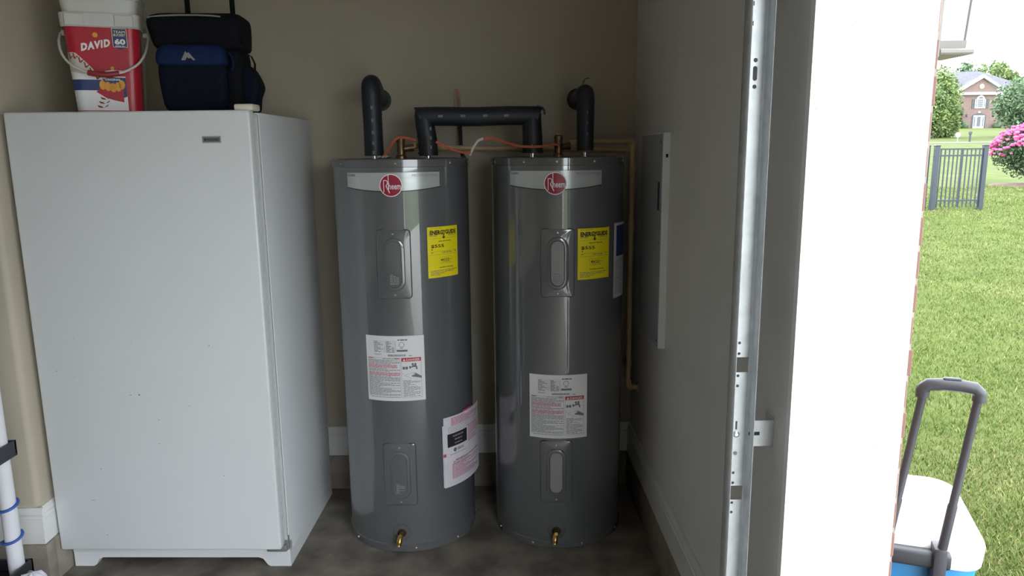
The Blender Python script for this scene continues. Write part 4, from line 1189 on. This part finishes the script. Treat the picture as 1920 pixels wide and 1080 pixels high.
tree('distant tree at the right edge behind the broad tree', 94.5, 128, 15.8, 3.6, 4.2, 8, M_LEAFB, 2600, .36)
tree('small dark evergreen against the house wall', 70.6, 113.6, 7.4, .75, 1.5, 9, M_LEAFC, 900, .2)

# flowering shrub with its mulch bed
zs = lawn_z(0, 19)
bed = MB(); ring = [(1.15 * math.cos(a), .95 * math.sin(a)) for a in [2 * math.pi * k / 28 for k in range(28)]]
bed.loft([[(x, y, 0) for x, y in ring], [(x * .94, y * .94, .07) for x, y in ring], [(x * .5, y * .5, .10) for x, y in ring]])
o = bed.build('mulch_bed', M_MULCH, None, smooth=60); o.location = (14.05, 19.1, zs - .02)
tag(o, 'brown mulch bed under the pink flowering shrub', 'mulch bed')
sb = thing('flowering_shrub', 'round shrub covered in bright pink blossom on the lawn', 'shrub', (13.95, 19.0, zs))
f1 = obj('foliage', leaves_mesh(6500, 1, (1.0, 1.0, .66), 21, .045, hollow=.6), M_LEAFC, sb, 0); f1.location = (0, 0, .86); f1['kind'] = 'stuff'
def blossom_mesh():
    g = np.random.default_rng(22)
    mb = MB()
    for k in range(620):
        d = g.normal(size=3); d /= np.linalg.norm(d)
        if d[2] < -.15: d[2] = abs(d[2])
        p = d * (.96 + .12 * g.random()) * np.array([1.02, 1.02, .72])
        if p[2] < -.05 and g.random() < .8: continue
        r = .035 + .035 * g.random()
        mb.sphere(tuple(p), r, 6, 4, (1, 1, .7))
    return mb
o = blossom_mesh().build('blossom', M_PETAL, sb, smooth=0); o.location = (0, 0, .88); o['kind'] = 'stuff'
st_ = MB()
for k in range(9):
    a = k * .7
    st_.tube([(.05 * math.cos(a), .05 * math.sin(a), 0), (.3 * math.cos(a), .3 * math.sin(a), .35), (.6 * math.cos(a), .6 * math.sin(a), .7)], [.022, .016, .01], 6)
st_.build('stems', M_BARK, sb)

# sidewalk across the lawn and yard markers
o = MB().add([(x, y, lawn_z(x, y) + .05) for x, y in ((20, 57), (80, 57), (80, 58.6), (20, 58.6))] + [(x, y, lawn_z(x, y) - .3) for x, y in ((20, 57), (80, 57), (80, 58.6), (20, 58.6))],
             [(0, 1, 2, 3), (0, 4, 5, 1), (1, 5, 6, 2), (2, 6, 7, 3), (3, 7, 4, 0)]).build('path', M_WALK, None, smooth=0)
struct(o)
yp = thing('yard_post', 'thin dark post standing on the far lawn', 'post', (38.3, 60.0, lawn_z(0, 60)))
MB().rbox(-.06, .06, -.06, .06, -.1, .62, .01, 1).build('shaft', M_FENCE, yp)
MB().rbox(-.10, .10, -.10, .10, .62, .84, .02, 1).build('lamp_head', M_SHUTTER, yp)
yg = thing('yard_sign', 'small round white marker on the far lawn', 'marker', (37.3, 60.0, lawn_z(0, 60)))
MB().lathe([(.20, -.02), (.20, .02)], 20, (0, 0, .58), 'y').build('disc', M_HTRIM, yg)
MB().box(-.02, .02, -.01, .01, -.1, .42).build('stake', M_HTRIM, yg, smooth=0)

# ------------------------------------------------------------------ brick house on the rise
HB = 4.30
hs = thing('brick_house', 'two-storey brick house with white pediment and slate roof', 'house', (74.45, 115.0, HB))
ZE = 5.30          # eave height above base
def gabled(mb): return mb
MB().box(-3.25, 3.25, 0, 3.0, -.8, ZE).build('entrance_wall', M_HBRICK, hs, smooth=0)
MB().box(-9.0, 12.0, 1.4, 11.0, -1.2, ZE - .35).build('main_wall', M_HBRICK, hs, smooth=0)
# hip roof
ro = MB().add([(-9.5, .9, ZE - .35), (12.5, .9, ZE - .35), (12.5, 11.5, ZE - .35), (-9.5, 11.5, ZE - .35), (-1.2, 6.2, 9.05), (3.4, 6.2, 9.15)],
              [(0, 1, 5, 4), (1, 2, 5), (2, 3, 4, 5), (3, 0, 4), (3, 2, 1, 0)])
ro.build('roof', M_HROOF, hs, smooth=0)
MB().box(-9.5, 12.5, .85, 1.3, ZE - .75, ZE - .30).build('eave_board', M_HTRIM, hs, smooth=0)
# pediment
ped = MB().loft([[(-3.4, y, ZE), (3.4, y, ZE), (0, y, ZE + 2.15)] for y in (0, .4)]).build('pediment', M_HBRICK, hs, smooth=0)
MB().loft([[(-3.6, y, ZE), (3.6, y, ZE), (0, y, ZE + 2.3)] for y in (.4, 5.0)]).build('gable_roof', M_HROOF, hs, smooth=0)
MB().box(-3.75, 3.75, -.35, .1, ZE - .28, ZE + .12).build('cornice', M_HTRIM, hs, smooth=0)
for s in (-1, 1):
    MB().loft([[(s * 3.8, y, ZE + .02), (s * 3.8, y, ZE + .42), (0, y, ZE + 2.72), (0, y, ZE + 2.26)] for y in (-.35, .3)]).build('rake_board', M_HTRIM, hs, smooth=0)
MB().lathe([(.36, -.05), (.36, .05)], 20, (0, -.03, ZE + 1.0), 'y').build('round_vent', M_HTRIM, hs, smooth=30)
# arched window with shutters
wn_ = MB().box(-.82, .82, -.10, .05, 3.02, 4.35)
ring = [(.62 * math.cos(a), 4.35 + .62 * math.sin(a)) for a in [math.pi * k / 12 for k in range(13)]]
wn_.loft([[(x, y, z) for x, z in ring] for y in (-.10, .05)])
wf = wn_.build('window', M_HTRIM, hs, smooth=0)
wf['label'] = 'white arched window'
for i in range(3):
    for j in range(4):
        MB().box(-.36 + i * .25, -.36 + i * .25 + .20, -.12, -.09, 3.22 + j * .29, 3.22 + j * .29 + .24).build('pane', M_HGLASS, wf, smooth=0)
for s in (-1, 1):
    MB().box(s * .63 - .05, s * .63 + .05, -.12, -.09, 3.22, 4.32).build('pane', M_HGLASS, wf, smooth=0)
fan = [(.36 * math.cos(a), 4.48 + .26 * math.sin(a)) for a in [math.pi * k / 8 for k in range(9)]]
MB().loft([[(x, y, z) for x, z in fan] for y in (-.12, -.09)]).build('pane', M_HGLASS, wf, smooth=0)
for s in (-1, 1):
    MB().box(s * 1.10 - .2, s * 1.10 + .2, -.07, .02, 3.02, 4.40).build('shutter', M_SHUTTER, hs, smooth=0)
MB().box(-.14, .14, -.12, .02, 4.92, 5.15).build('keystone', M_HTRIM, hs, smooth=0)
# arched entrance
ring = [(-1.12, 0), (-1.12, 1.75)] + [(1.12 * math.cos(a), 1.75 + .55 * math.sin(a)) for a in [math.pi * (12 - k) / 12 for k in range(1, 12)]] + [(1.12, 1.75), (1.12, 0)]
MB().loft([[(x, y, z) for x, z in ring] for y in (-.04, .02)]).build('entrance_recess', M_SHUTTER, hs, smooth=0)
dr = MB().box(-.86, .86, -.10, 0, 0, 1.95).build('door_surround', M_HTRIM, hs, smooth=0)
MB().box(-.26, .26, -.13, -.09, .30, 1.75).build('door_glass', M_HGLASS, dr, smooth=0)
for s in (-1, 1):
    MB().box(s * .66 - .07, s * .66 + .07, -.13, -.09, .30, 1.72).build('sidelight', M_HGLASS, dr, smooth=0)
MB().box(-.16, .16, -.08, .02, 2.34, 2.56).build('keystone', M_HTRIM, hs, smooth=0)
MB().box(-1.6, 1.6, -1.2, 0, -.35, 0).build('front_step', M_WALK, hs, smooth=0)
MB().rbox(-2.05, -1.85, -.2, 0, 1.8, 2.15, .02, 1).build('wall_lamp', M_SHUTTER, hs)
MB().box(-7.2, -5.6, 1.3, 1.42, -.2, 2.2).build('side_window', M_HTRIM, hs, smooth=0)
for (x, h) in ((-2.45, 1.0), (2.6, .9)):
    o = MB().sphere((x, -.6, .35), .62, 12, 8, (1, .9, h)).build('clipped_bush', M_LEAFC, hs)
